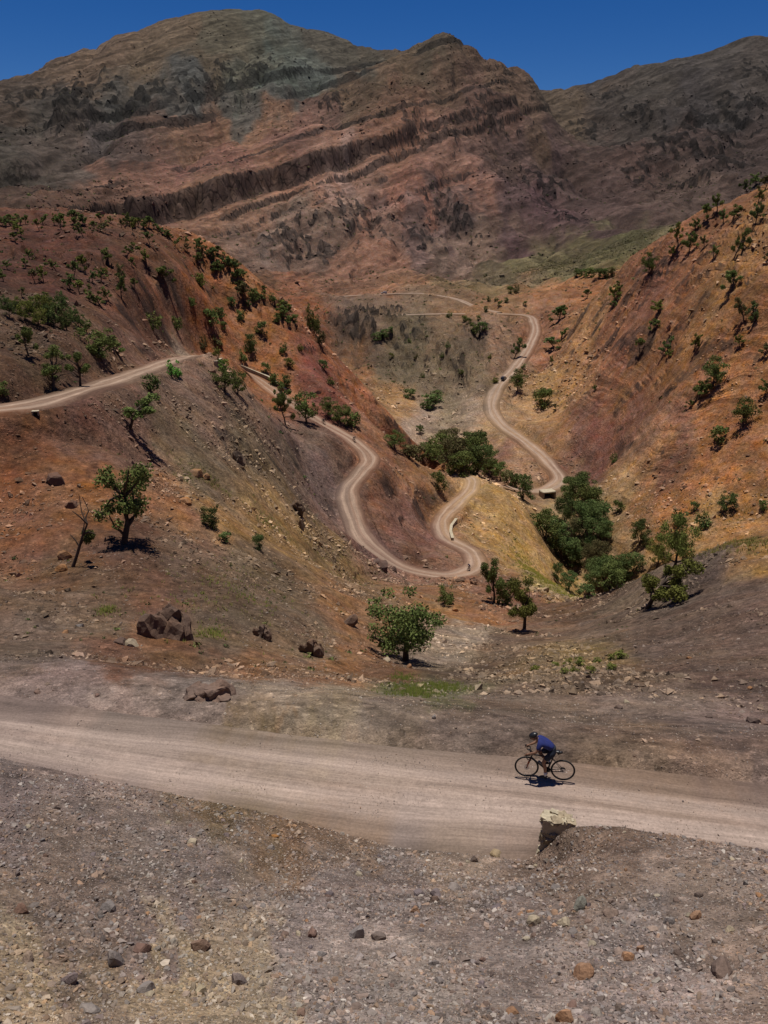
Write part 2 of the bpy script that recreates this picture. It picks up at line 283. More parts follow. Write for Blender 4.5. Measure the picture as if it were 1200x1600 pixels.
HPTS=[(0.0,7.2,-9.42),(-4.4,6.6,-8.64),(4.59,6.9,-9.03),(-2.33,7.0,-9.16),(2.36,7.1,-9.29),(-5.99,6.0,-7.85),
(6.39,6.4,-8.38),(-5.67,9.0,-9.81),(-3.12,9.9,-10.79),(0.0,10.4,-11.34),(3.21,10.2,-11.12),(5.92,9.4,-10.25),
(-7.75,8.2,-8.94),(8.13,8.6,-9.38),(-7.13,11.8,-10.99),(-4.65,13.2,-12.3),(-0.77,15.2,-14.16),(2.47,15.2,-14.55),
(3.22,16.0,-14.91),(3.77,15.9,-14.96),(3.64,14.6,-14.2),(3.95,13.0,-12.44),(5.86,12.0,-11.64),(7.09,11.6,-11.33),
(-10.4,11.6,-10.37),(9.81,10.6,-10.7),(-8.67,14.8,-12.15),(-6.87,16.0,-13.14),(-2.95,16.6,-14.23),(0.67,16.7,-15.04),
(4.33,15.3,-13.49),(5.78,14.5,-12.95),(7.93,13.1,-12.32),(4.41,14.4,-13.33),(-10.14,17.6,-13.42),(-6.37,17.2,-13.96),
(-14.18,17.6,-12.62),(-13.63,24.5,-15.68),(-9.86,23.5,-15.55),(-6.4,22.8,-15.34),(-3.14,22.3,-15.25),(0.0,21.6,-15.25),
(2.97,20.8,-15.15),(5.74,20.0,-15.02),(8.4,19.4,-14.91),(10.96,18.9,-14.85),(14.94,18.0,-14.78),(-15.02,27.3,-16.46),
(-11.33,27.5,-16.5),(-7.73,26.2,-16.27),(-5.62,25.3,-16.14),(-3.48,25.0,-16.08),(-0.92,24.6,-16.07),(-23.07,28.0,-16.74),
(-15.44,34.0,-19.44),(-12.02,38.0,-21.14),(-19.53,36.0,-20.03),(-19.14,43.0,-21.76),(-24.42,46.0,-22.37),(-14.02,45.0,-22.77),
(-28.24,54.0,-23.66),(-21.82,52.0,-23.28),(-16.78,55.0,-24.1),(-32.69,64.0,-23.29),(-25.74,63.0,-22.93),(-20.61,60.0,-23.48),
(-35.44,71.0,-20.81),(-29.15,73.0,-21.4),(-36.93,75.0,-18.91),(-34.42,86.0,-20.46),(-49.99,66.0,-21.66),(-52.12,70.0,-19.32),
(-41.04,52.0,-23.78),(-30.73,38.0,-20.37),(-26.56,84.0,-24.62),(-30.91,100.0,-22.55),(-28.64,118.0,-24.66),(-24.07,97.0,-26.77),
(-30.33,135.0,-24.93),(-32.93,133.0,-22.86),(-9.09,33.0,-20.07),(-5.89,32.0,-19.8),(-7.77,43.0,-23.92),(-9.56,54.0,-26.26),
(-15.63,67.0,-27.47),(-12.79,74.0,-30.34),(-16.59,98.0,-33.9),(-20.19,122.0,-33.66),(-23.75,146.0,-32.92),(-23.92,172.0,-41.64),
(-19.62,183.0,-48.94),(-3.04,33.0,-20.42),(-1.4,38.0,-23.52),(-4.52,50.0,-27.82),(-6.02,68.0,-33.07),(-9.21,106.0,-45.44),
(-13.28,130.0,-47.32),(-6.31,90.0,-41.16),(0.0,106.0,-50.52),(-2.66,122.0,-53.46),(-12.15,160.0,-53.92),(-17.17,172.0,-50.42),
(-12.66,179.0,-52.47),(-15.43,187.0,-50.0),(3.82,108.0,-52.53),(-0.29,31.0,-20.01),(0.0,52.0,-30.81),(2.29,50.0,-30.15),
(3.27,60.0,-34.62),(6.24,69.0,-38.39),(10.67,82.0,-43.54),(17.47,98.0,-50.08),(25.88,112.0,-56.13),(6.77,95.0,-48.08),
(13.66,129.0,-61.48),(23.43,140.0,-66.05),(20.76,148.0,-67.68),(31.51,118.0,-59.72),(37.16,150.0,-72.96),(2.47,26.5,-17.54),
(4.77,25.5,-17.15),(6.65,36.0,-22.66),(10.22,56.0,-32.89),(16.37,79.0,-43.15),(7.06,25.0,-17.37),(11.05,40.0,-24.75),
(17.9,66.0,-36.72),(26.72,100.0,-50.81),(30.97,100.0,-48.64),(10.14,27.0,-18.46),(15.43,42.0,-25.55),(23.72,66.0,-35.38),
(30.22,85.0,-42.6),(35.95,100.0,-45.73),(35.35,88.0,-39.06),(34.89,80.0,-35.21),(22.6,50.0,-27.82),(13.53,29.0,-19.19),
(29.29,60.0,-29.77),(37.66,72.0,-31.55),(27.86,52.0,-26.83),(20.87,38.0,-22.71),(14.98,26.5,-18.41),(48.9,66.0,-28.92),
(32.27,42.0,-23.37),(20.75,26.0,-17.78),(0.0,212.0,-58.5),(3.38,202.0,-62.73),(6.32,186.0,-66.02),(2.76,160.0,-64.1),
(0.0,166.0,-61.93),(13.84,205.0,-69.09),(8.71,168.0,-68.87),(5.28,152.0,-65.16),(0.0,185.0,-60.71),(19.92,238.0,-74.12),
(12.24,246.0,-69.99),(32.67,228.0,-75.83),(37.97,224.0,-78.5),(42.94,218.0,-83.32),(45.06,208.0,-87.21),(30.3,196.0,-76.71),
(23.85,172.0,-72.12),(29.98,172.0,-75.37),(36.2,172.0,-78.65),(46.0,194.0,-89.65),(34.29,212.0,-77.16),(26.56,208.0,-75.71),
(8.55,259.0,-69.26),(0.0,260.0,-60.78),(-8.62,268.0,-51.66),(-14.97,268.0,-45.2),(-21.18,268.0,-37.81),(-31.42,269.0,-26.57),
(-41.09,267.0,-17.37),(-49.53,259.0,-12.47),(-59.03,259.0,-7.57),(-66.2,250.0,-4.44),(-78.73,248.0,-3.69),(-91.18,232.0,-3.45),
(-102.54,226.0,-3.69),(-137.56,215.0,-0.75),(0.0,225.0,-58.26),(-9.27,228.0,-51.41),(-22.34,232.0,-42.85),(-32.24,239.0,-36.53),
(-40.79,233.0,-37.45),(-38.26,243.0,-31.45),(-45.64,223.0,-28.86),(-48.54,250.0,-22.8),(-45.11,190.0,-27.55),(-50.11,200.0,-22.8),
(-54.79,237.0,-16.3),(-59.52,223.0,-8.78),(-39.68,125.0,-19.11),(-39.11,141.0,-21.0),(-49.22,158.0,-15.61),(-58.26,190.0,-10.26),
(-42.74,108.0,-15.66),(-54.51,140.0,-13.83),(-68.99,180.0,-9.72),(-78.0,205.0,-6.88),(-40.55,84.0,-16.19),(-46.54,98.0,-14.21),
(-57.01,122.0,-12.05),(-77.27,168.0,-9.07),(-91.31,200.0,-6.72),(-38.18,88.0,-16.61),(-53.34,78.0,-15.03),(-72.82,110.0,-10.86),
(-110.47,170.0,-7.93),(-199.54,330.0,-4.91),(-149.65,330.0,-4.91),(-102.95,340.0,-6.52),(-63.4,330.0,-20.25),(-38.96,330.0,-42.71),
(-15.49,320.0,-64.27),(4.95,300.0,-80.22),(20.55,272.0,-87.33),(57.86,216.0,-99.81),(56.96,226.0,-96.89),(57.71,240.0,-93.93),
(60.06,264.0,-93.7),(51.86,266.0,-93.22),(45.66,286.0,-92.59),(35.55,305.0,-89.94),(26.89,326.0,-87.17),(18.61,350.0,-84.74),
(16.24,386.0,-80.68),(13.57,424.0,-74.9),(3.61,455.0,-67.76),(-14.84,470.0,-64.48),(57.11,195.0,-96.76),(60.02,185.0,-101.04),
(61.12,205.0,-93.74),(67.13,222.0,-91.01),(71.13,204.0,-89.39),(73.95,214.0,-87.73),(78.22,180.0,-77.17),(83.68,160.0,-70.11),
(90.28,190.0,-77.89),(96.0,214.0,-74.03),(81.26,240.0,-83.03),(104.11,205.0,-70.92),(68.11,250.0,-90.99),(71.7,284.0,-93.19),
(71.38,306.0,-91.03),(88.68,268.0,-73.95),(77.21,312.0,-83.43),(99.27,240.0,-66.22),(111.54,226.0,-58.52),(71.98,352.0,-85.22),
(67.1,376.0,-81.67),(99.11,308.0,-59.37),(85.42,352.0,-73.57),(107.8,268.0,-51.66),(120.01,250.0,-44.16),(82.41,412.0,-72.78),
(95.29,430.0,-62.35),(102.49,370.0,-53.65),(108.99,348.0,-39.68),(115.88,296.0,-33.75),(127.1,272.0,-26.86),(108.23,462.0,-49.14),
(97.97,480.0,-58.41),(100.73,516.0,-54.89),(114.62,425.0,-29.22),(121.29,396.0,-20.22),(124.68,372.0,-13.57),(127.72,335.0,-13.19),
(134.72,355.0,-9.36),(145.16,352.0,2.49),(153.71,345.0,11.56),(136.54,300.0,-7.48),(153.86,225.0,-43.37),(174.09,270.0,-6.73),
(187.12,300.0,19.66),(110.15,150.0,-61.49),(34.99,357.0,-84.94),(31.55,390.0,-81.52),(44.38,394.0,-75.94),(40.11,420.0,-67.51),
(26.5,414.0,-73.13),(17.83,450.0,-67.01),(36.68,466.0,-60.31),(56.7,449.0,-61.6),(60.42,481.0,-58.53),(0.0,466.0,-60.31),
(-15.16,484.0,-55.18),(0.0,532.0,-51.74),(21.25,546.0,-53.1),(42.52,546.0,-53.93),(-24.2,518.0,-51.16),(-46.04,490.0,-55.87),
(-49.53,530.0,-52.35),(52.54,680.0,-51.82),(73.32,590.0,-53.81),(88.66,570.0,-54.14),(106.8,550.0,-50.16),(147.95,640.0,-44.01),
(181.96,680.0,-31.74),(138.24,690.0,-47.45),(117.13,760.0,-52.26),(115.96,840.0,-46.59),(193.94,850.0,-27.31),(265.98,880.0,-12.47),
(305.01,900.0,-4.43),(356.62,950.0,3.38),(0.0,760.0,-52.26),(-57.02,740.0,-50.88),(-99.87,720.0,-49.51),(38.17,830.0,-44.82),
(92.41,860.0,-49.6),(142.02,930.0,-40.01),(56.44,930.0,-23.18),(91.46,1010.0,-10.72),(-125.05,820.0,-32.29),(-80.31,880.0,-28.28),
(-27.31,900.0,-22.43),(14.75,980.0,-3.44),(-181.59,800.0,-14.2),(-249.58,830.0,0.02),(-300.7,800.0,0.02),(-351.37,780.0,2.77),
(-474.68,740.0,-7.85),(-76.19,1020.0,17.93),(-143.41,960.0,16.87),(0.0,1100.0,42.17),(-26.54,1210.0,91.47),(-99.81,1130.0,64.9),
(-155.67,1050.0,40.25),(-214.57,960.0,23.55),(-247.89,870.0,6.15),(0.0,1340.0,132.36),(0.0,1520.0,199.42),(47.52,1680.0,273.57),
(110.81,1760.0,335.58),(180.22,1760.0,293.19),(242.24,1740.0,240.51),(136.77,1600.0,230.32),(194.71,1500.0,167.76),(100.01,1380.0,136.31),
(87.25,1180.0,53.32),(150.67,1280.0,75.25),(171.8,1150.0,20.21),(-52.5,1850.0,286.17),(25.37,1800.0,308.81),(-161.92,1920.0,343.66),
(-234.53,1980.0,398.03),(-350.11,2020.0,431.69),(-454.71,1980.0,404.03),(-541.76,1930.0,352.59),(-655.27,1850.0,293.14),(-755.39,1760.0,234.29),
(-1011.42,1650.0,184.54),(-434.76,980.0,44.28),(-524.4,1200.0,102.69),(-638.81,1480.0,175.12),(-365.55,1030.0,46.54),(-452.23,1300.0,128.41),
(-541.58,1580.0,217.39),(-290.23,1130.0,74.05),(-365.08,1450.0,171.57),(-439.52,1780.0,300.96),(-239.75,1320.0,121.69),(-288.51,1620.0,233.19),
(-329.2,1880.0,352.7),(-151.44,1400.0,156.58),(-179.71,1690.0,264.61),(-67.7,1580.0,217.39),(-603.34,960.0,43.38),(407.69,2100.0,251.2),
(337.48,1900.0,246.84),(371.42,1900.0,192.65),(324.47,1650.0,141.2),(258.79,1400.0,63.26),(212.62,1180.0,4.19),(178.42,1020.0,-32.78),
(469.42,2150.0,282.08),(560.99,2250.0,323.88),(657.87,2320.0,363.25),(760.86,2340.0,383.97),(845.12,2350.0,400.25),(910.46,2360.0,434.05),
(998.29,2380.0,458.16),(1422.05,2400.0,479.55),(490.98,1950.0,230.73),(390.39,1520.0,99.61),(301.42,1150.0,12.17),(644.27,2000.0,262.4),
(525.71,1600.0,126.29),(409.03,1220.0,29.93),(773.99,2050.0,295.09),(656.96,1640.0,140.35),(521.85,1280.0,49.07),(1156.11,1900.0,249.28),
(812.91,1300.0,76.42),(0.0,0.6,-1.75),(-2.0,0.6,-1.75),(2.0,0.6,-1.75),(0.0,3.2,-4.6),(-4.0,3.0,-4.4),
(4.0,3.0,-4.5),(0.0,-1.5,-1.6),(-6.0,0.0,-1.6),(6.0,0.0,-1.6),(0.0,-8.0,0.0),(-10.0,-8.0,0.0),
(10.0,-8.0,0.0),(0.0,-40.0,6.0),(-40.0,-40.0,4.0),(40.0,-40.0,4.0),(-25.0,0.0,-4.0),(25.0,0.0,-3.0),
(-60.0,0.0,-8.0),(60.0,0.0,-10.0),(-150.0,0.0,0.0),(150.0,0.0,-20.0),(0.0,-200.0,20.0),(-400.0,-100.0,40.0),
(400.0,-100.0,20.0),(-1500.0,0.0,200.0),(1500.0,0.0,200.0),(0.0,-1500.0,150.0),(-3500.0,0.0,300.0),(3500.0,0.0,300.0),
(0.0,-3500.0,250.0),(-2500.0,-2500.0,250.0),(2500.0,-2500.0,250.0),(-600.0,400.0,60.0),(600.0,400.0,80.0),(-1500.0,1500.0,300.0),
(1800.0,1600.0,350.0),(0.0,3000.0,120.0),(-800.0,3000.0,150.0),(900.0,3100.0,180.0),(0.0,4500.0,100.0),(-3000.0,3500.0,200.0),
(3000.0,3500.0,200.0),(-140.0,60.0,-5.0),(-120.0,110.0,2.0),(190.0,120.0,-20.0),(-25.0,45.0,-21.0),(60.0,40.0,-28.0),
(200.0,430.0,-5.0),(160.0,420.0,-12.0),(240.0,340.0,32.0),(300.0,450.0,5.0),(-20.11,23.12,-15.5),(-15.75,22.31,-15.45),
(-12.22,21.48,-15.4),(-8.85,20.56,-15.35),(-5.74,19.88,-15.3),(-2.79,19.21,-15.25),(0.0,18.62,-15.2),(2.67,18.18,-15.15),
(5.23,17.71,-15.1),(7.68,17.21,-15.05),(10.0,16.71,-15.0),(12.83,15.9,-14.9),(15.98,14.86,-14.8),(-55.14,75.0,-17.84),
(-44.61,76.0,-17.64),(-38.07,78.0,-17.59),(-35.26,93.0,-18.68),(-35.89,118.0,-20.94),(-38.3,148.0,-24.02),(-43.73,195.0,-31.04),
(-42.47,222.0,-36.74),(-36.99,225.0,-41.19),(-28.22,218.0,-45.57),(-16.17,208.0,-50.71),(-8.29,201.0,-53.41),(-3.67,192.0,-55.45),
(-5.57,180.0,-55.9),(-8.08,168.0,-56.62),(-6.34,158.0,-58.94),(-3.2,148.0,-60.67),(4.03,144.0,-64.19),(12.04,144.5,-66.08),
(18.15,150.5,-67.24),(19.29,161.0,-68.41),(14.66,175.5,-70.31),(14.62,190.0,-71.75),(20.28,208.0,-72.89),(25.71,224.5,-74.07),
(26.61,235.0,-74.63),(8.0,247.0,-77.0),(30.0,262.0,-83.0),(45.0,272.0,-90.0),(57.45,278.0,-93.2),(66.03,287.0,-92.15),
(64.92,302.0,-89.84),(59.37,324.0,-87.19),(51.83,342.0,-84.23),(49.44,362.0,-81.02),(53.65,382.0,-77.35),(66.7,411.0,-71.62),
(81.2,450.0,-65.25),(90.33,490.0,-58.5),(89.3,510.0,-55.8),(72.55,516.0,-55.28),(48.36,516.0,-55.28),(22.0,512.0,-55.24),
(5.93,506.0,-55.37),(63.62,537.0,-54.26),(46.84,575.0,-50.71),(25.13,590.0,-48.93),(0.0,590.0,-49.37),(-31.48,580.0,-50.28),
(-57.05,565.0,-51.53),(-92.47,540.0,-52.52)]
NEARP=[(-20.11,23.12,-15.5),(-15.75,22.31,-15.45),(-12.22,21.48,-15.4),(-8.85,20.56,-15.35),(-5.74,19.88,-15.3),(-2.79,19.21,-15.25),
(0.0,18.62,-15.2),(2.67,18.18,-15.15),(5.23,17.71,-15.1),(7.68,17.21,-15.05),(10.0,16.71,-15.0),(12.83,15.9,-14.9),
(15.98,14.86,-14.8)]
MIDP=[(-55.14,75.0,-17.84),(-44.61,76.0,-17.64),(-38.07,78.0,-17.59),(-35.26,93.0,-18.68),(-35.89,118.0,-20.94),(-38.3,148.0,-24.02),
(-43.73,195.0,-31.04),(-42.47,222.0,-36.74),(-36.99,225.0,-41.19),(-28.22,218.0,-45.57),(-16.17,208.0,-50.71),(-8.29,201.0,-53.41),
(-3.67,192.0,-55.45),(-5.57,180.0,-55.9),(-8.08,168.0,-56.62),(-6.34,158.0,-58.94),(-3.2,148.0,-60.67),(4.03,144.0,-64.19),
(12.04,144.5,-66.08),(18.15,150.5,-67.24),(19.29,161.0,-68.41),(14.66,175.5,-70.31),(14.62,190.0,-71.75),(20.28,208.0,-72.89),
(25.71,224.5,-74.07),(26.61,235.0,-74.63),(8.0,247.0,-77.0),(30.0,262.0,-83.0),(45.0,272.0,-90.0)]
FARP=[(45.0,272.0,-90.0),(57.45,278.0,-93.2),(66.03,287.0,-92.15),(64.92,302.0,-89.84),(59.37,324.0,-87.19),(51.83,342.0,-84.23),
(49.44,362.0,-81.02),(53.65,382.0,-77.35),(66.7,411.0,-71.62),(81.2,450.0,-65.25),(90.33,490.0,-58.5),(89.3,510.0,-55.8),
(72.55,516.0,-55.28),(48.36,516.0,-55.28),(22.0,512.0,-55.24),(5.93,506.0,-55.37)]
TRKP=[(73.35,522.0,-55.13),(63.62,537.0,-54.26),(46.84,575.0,-50.71),(25.13,590.0,-48.93),(0.0,590.0,-49.37),(-31.48,580.0,-50.28),
(-57.05,565.0,-51.53),(-92.47,540.0,-52.52)]
SOIL=[(-333.4,1913.4,'4d4838'),(-451.0,1835.4,'5a4a36'),(-561.6,1760.5,'5b4836'),(-201.3,1674.3,'455047'),(-139.4,1630.3,'47514b'),(-256.9,1825.1,'4a4a3c'),
(-519.9,1452.6,'3f3a34'),(-488.7,1248.8,'3d3831'),(-402.9,1400.2,'40403b'),(-316.2,1468.7,'434744'),(-616.3,1424.3,'45392f'),(-427.7,971.4,'423d35'),
(-397.0,1082.0,'4a4038'),(-361.8,811.5,'4e3a2e'),(-389.0,1181.1,'4a4340'),(-338.8,1160.1,'4c3d36'),(-308.1,1208.5,'553f33'),(-243.6,1340.9,'6b482f'),
(-262.8,1196.8,'6a4a33'),(-198.1,1368.5,'7a5234'),(-277.3,935.1,'664533'),(-292.0,783.8,'5c4030'),(-253.3,976.3,'724a38'),(-215.0,1175.0,'724838'),
(-135.0,1238.3,'6a4538'),(-235.2,1063.1,'6d4538'),(-123.1,1423.0,'5c4034'),(-53.4,1492.2,'57432f'),(23.1,1635.6,'54432f'),(107.7,1704.7,'4a4030'),
(0.0,1352.1,'5f432f'),(111.7,1567.4,'5a4230'),(189.0,1782.0,'553f2e'),(-52.5,1856.6,'454237'),(41.6,1452.5,'634530'),(-314.6,1643.8,'514634'),
(-234.3,1484.4,'474741'),(-172.1,1503.0,'464a45'),(-121.5,1097.9,'7a4f35'),(-81.2,1098.8,'84583f'),(-48.6,1091.9,'8b6a5c'),(-95.8,986.4,'76604f'),
(-37.4,997.6,'7a5f50'),(-114.5,892.3,'5f5048'),(-69.0,909.2,'6d5445'),(0.0,1106.3,'7d5a48'),(-3.8,484.5,'403a34'),(-17.9,473.7,'433c36'),
(40.4,1089.8,'7d4b36'),(18.1,1235.3,'7a4f36'),(90.6,1234.8,'75503f'),(102.3,1150.6,'764c3a'),(38.0,1009.0,'5e4a45'),(79.1,1056.3,'4d3f3c'),
(0.0,857.2,'7b4f38'),(-36.7,796.5,'7a5038'),(23.1,751.5,'80583a'),(-21.1,681.2,'7c563e'),(70.1,919.5,'6b5446'),(105.0,988.9,'6a5242'),
(187.9,1440.7,'5c4034'),(202.8,1381.9,'4c3a36'),(247.8,1486.8,'55402f'),(150.8,1127.2,'4f3b3a'),(209.2,1117.6,'50383a'),(295.6,1325.9,'4c3a36'),
(227.3,1006.6,'4a3636'),(301.0,1465.1,'483634'),(365.5,1509.5,'46352f'),(430.9,1468.1,'493630'),(320.8,1070.9,'4c3a34'),(432.8,1294.2,'4c3c34'),
(536.3,1859.0,'3d3631'),(674.6,1875.4,'383433'),(553.7,1516.7,'40332f'),(597.1,1479.5,'403430'),(640.9,2260.0,'3f3a34'),(775.6,2193.5,'3c3834'),
(905.2,2217.7,'3e3833'),(564.5,2401.5,'403934'),(412.2,2127.6,'4f4233'),(-141.4,941.4,'74513a'),(-139.6,836.5,'6a5142'),(-89.2,831.6,'6c5040'),
(-186.7,921.0,'7b5338'),(-145.4,1087.3,'7d5238'),(-25.8,1167.6,'7c5138'),(211.4,794.3,'524f2c'),(151.8,794.2,'5a522f'),(118.3,769.6,'5e5138'),
(69.3,640.6,'6d5a3c'),(168.8,734.0,'5c5434'),(141.4,679.5,'8a5c35'),(43.7,563.2,'6f5640'),(67.3,539.9,'7e5c3e'),(-19.3,493.1,'695548'),
(0.0,493.0,'77604c'),(-14.8,471.3,'5e4f42'),(14.5,461.2,'5f523f'),(36.7,466.9,'6a5540'),(17.3,435.4,'5f5443'),(39.4,412.9,'5d5142'),
(47.9,398.2,'6b5a45'),(0.0,422.4,'5b5040'),(25.7,397.9,'6a5b48'),(38.6,365.1,'7c6b5b'),(29.8,364.7,'756752'),(49.7,450.7,'57483c'),
(66.7,444.4,'7d5f49'),(68.8,433.7,'7a6350'),(17.4,355.8,'857263'),(5.8,357.7,'8d6a42'),(-14.1,442.9,'7d5430'),(0.0,376.8,'84613a'),
(-45.4,483.4,'7c4a2c'),(-16.8,264.2,'844f2e'),(-18.5,230.4,'6d3e30'),(-81.4,702.3,'734529'),(-110.9,721.6,'5f4028'),(-79.5,209.6,'4d2f24'),
(-67.8,160.8,'4b2f24'),(-60.8,175.8,'503427'),(-66.0,217.4,'4f3528'),(-59.9,224.9,'5b3d2a'),(-55.0,192.5,'5f3d29'),(-52.7,226.6,'7d4826'),
(-47.9,246.2,'86512b'),(-42.1,243.5,'86552e'),(-48.4,226.9,'7b4a28'),(-53.0,194.1,'6b4029'),(-49.0,156.4,'5c3c2b'),(-44.5,113.0,'573e2e'),
(-44.3,101.7,'54402f'),(-50.4,113.0,'4f3c2f'),(-42.4,119.0,'664a36'),(-43.5,144.6,'6e5040'),(-39.9,85.5,'4a3527'),(-47.4,192.2,'857260'),
(-32.4,240.9,'80502c'),(-32.4,79.5,'5a3f33'),(-30.9,95.4,'634a3c'),(-29.5,122.3,'6e5647'),(-33.5,73.6,'6b4329'),(-28.6,86.9,'63493c'),
(-29.3,69.9,'7d502f'),(-32.3,67.3,'74482b'),(-28.0,60.5,'6b452e'),(-26.0,68.7,'855732'),(-21.5,72.9,'805736'),(-21.0,93.1,'715a43'),
(-26.9,109.9,'6b5545'),(-22.7,138.9,'665040'),(-19.7,119.0,'65543f'),(-21.6,92.1,'685a45'),(-17.4,139.1,'5d4c3f'),(-14.9,180.3,'6a5548'),
(-17.0,80.0,'856239'),(-14.5,94.3,'87683f'),(-13.8,164.3,'62504a'),(-15.1,57.9,'604b3b'),(-19.6,56.7,'5c4233'),(-23.0,52.7,'5d4530'),
(-21.2,43.5,'5f4b3b'),(-16.6,41.4,'63503f'),(-15.7,48.0,'6b4d3b'),(-10.8,61.8,'63523f'),(-8.8,101.2,'7a603c'),(-4.0,90.8,'70563c'),
(-6.9,51.2,'62513f'),(-2.9,65.7,'7a5636'),(-9.7,43.4,'62513f'),(-17.3,34.8,'5e4e42'),(-11.5,36.2,'6e4e34'),(-11.9,32.7,'6a4730'),
(-6.3,34.2,'7a5433'),(-2.8,37.9,'7d5836'),(-1.7,45.7,'7c5637'),(1.2,66.6,'7b5636'),(0.0,40.1,'75563c'),(-5.0,46.5,'6f5a45'),
(-11.3,24.4,'75635b'),(-6.5,23.2,'7a6a5f'),(-3.2,22.6,'7b6a58'),(0.0,22.4,'7a6857'),(-1.2,25.5,'7d6a50'),(-8.4,22.2,'8a7568'),
(2.0,21.6,'7e6a5a'),(5.0,21.3,'7d6757'),(7.8,20.4,'806650'),(9.3,19.3,'7d6350'),(12.1,23.3,'6e5a50'),(10.7,28.6,'6c5a4d'),
(5.3,28.2,'695748'),(3.8,41.3,'665544'),(1.2,33.6,'5f5c3a'),(2.6,34.9,'63603c'),(9.9,43.1,'6b563d'),(13.6,49.6,'6f5a38'),
(11.7,36.3,'63503f'),(21.3,52.4,'5a4a40'),(27.7,56.6,'5a493f'),(32.5,74.0,'554840'),(21.1,39.8,'5d4c42'),(31.1,88.0,'5f5042'),
(24.6,78.6,'5c4c40'),(21.2,84.1,'65503f'),(22.6,101.3,'664b38'),(10.3,63.3,'63503f'),(14.0,98.5,'7d5538'),(8.1,91.0,'835c38'),
(7.8,71.8,'857463'),(3.2,59.5,'7a6a5a'),(22.4,126.4,'6f4a38'),(37.7,164.7,'7f7040'),(37.7,188.2,'8d7034'),(5.3,64.6,'857463'),
(2.9,172.5,'6a4a3f'),(8.9,171.9,'6d4c40'),(5.3,152.3,'71513f'),(0.0,183.9,'6e4a34'),(6.9,205.2,'754f30'),(13.0,261.0,'80502f'),
(0.0,214.4,'7b5238'),(14.2,163.7,'755543'),(27.3,232.3,'a07f52'),(35.0,217.8,'9b7845'),(30.2,195.0,'94703b'),(41.4,199.2,'8d6c3e'),
(17.4,205.1,'8a6540'),(28.3,207.8,'9a7848'),(-10.4,177.2,'5f4638'),(-1.3,148.9,'6b4f45'),(76.8,310.4,'74503e'),(87.8,306.7,'6d4438'),
(75.1,300.8,'5f3c36'),(89.5,271.2,'75553f'),(95.6,293.8,'6b4439'),(94.7,255.8,'6d4a38'),(79.4,271.0,'83643f'),(66.9,263.5,'86704f'),
(82.7,245.6,'8a5f35'),(93.3,232.4,'8f5a2c'),(102.4,223.9,'88562c'),(98.3,211.1,'8a6233'),(86.0,209.1,'86653a'),(40.1,80.0,'7e5c32'),
(75.0,218.2,'8a6b42'),(73.6,240.2,'876a45'),(102.8,252.0,'7d5230'),(114.2,243.3,'7a4f2c'),(100.7,314.5,'84592f'),(92.9,389.0,'8c6238'),
(103.2,398.3,'936b42'),(104.4,349.1,'7a4f36'),(108.7,338.6,'6a4337'),(118.7,334.0,'7e5130'),(116.0,376.2,'7d5132'),(127.3,334.0,'7d5530'),
(125.5,296.1,'8a6236'),(140.3,322.3,'75502b'),(112.3,297.3,'82572e'),(118.5,273.6,'7d502c'),(78.5,373.2,'8d6a3e'),(75.3,329.0,'8a643d'),
(87.7,443.5,'7c5238'),(125.4,539.6,'80522f'),(111.2,398.7,'7a4d33'),(141.8,363.3,'6f4930'),(64.2,341.2,'8d6b47'),(50.7,304.9,'8d6d50'),
(48.9,310.1,'67423a'),(45.6,325.4,'8d7050'),(-3.9,12.8,'77665d'),(0.0,12.1,'7c6c63'),(4.0,13.0,'76604f'),(5.6,10.8,'7a675a'),
(-5.4,10.4,'746052'),(0.0,8.2,'84756a'),(3.5,8.1,'82726a'),(-3.8,7.7,'7d6a55'),(-3.1,9.0,'94805f'),(-3.0,7.7,'8f795a'),
(-1.7,7.5,'95805c'),(-2.4,8.4,'8c775a'),(-4.2,6.9,'8e785a'),(4.4,14.9,'6b5648'),(5.6,14.1,'6b5648'),(-2.7,18.1,'7d5f42'),
(-4.5,18.5,'6f5a3a'),(-8.5,14.4,'70605a'),(1.7,16.8,'84705f'),(3.3,16.3,'806a5a'),(-0.9,17.7,'80664f'),(-4.0,9.6,'76655c'),
(-1.2,9.6,'7d6e66'),(-4.3,8.5,'735f50'),(-0.3,7.6,'85766c'),(2.2,10.4,'7d6d64')]
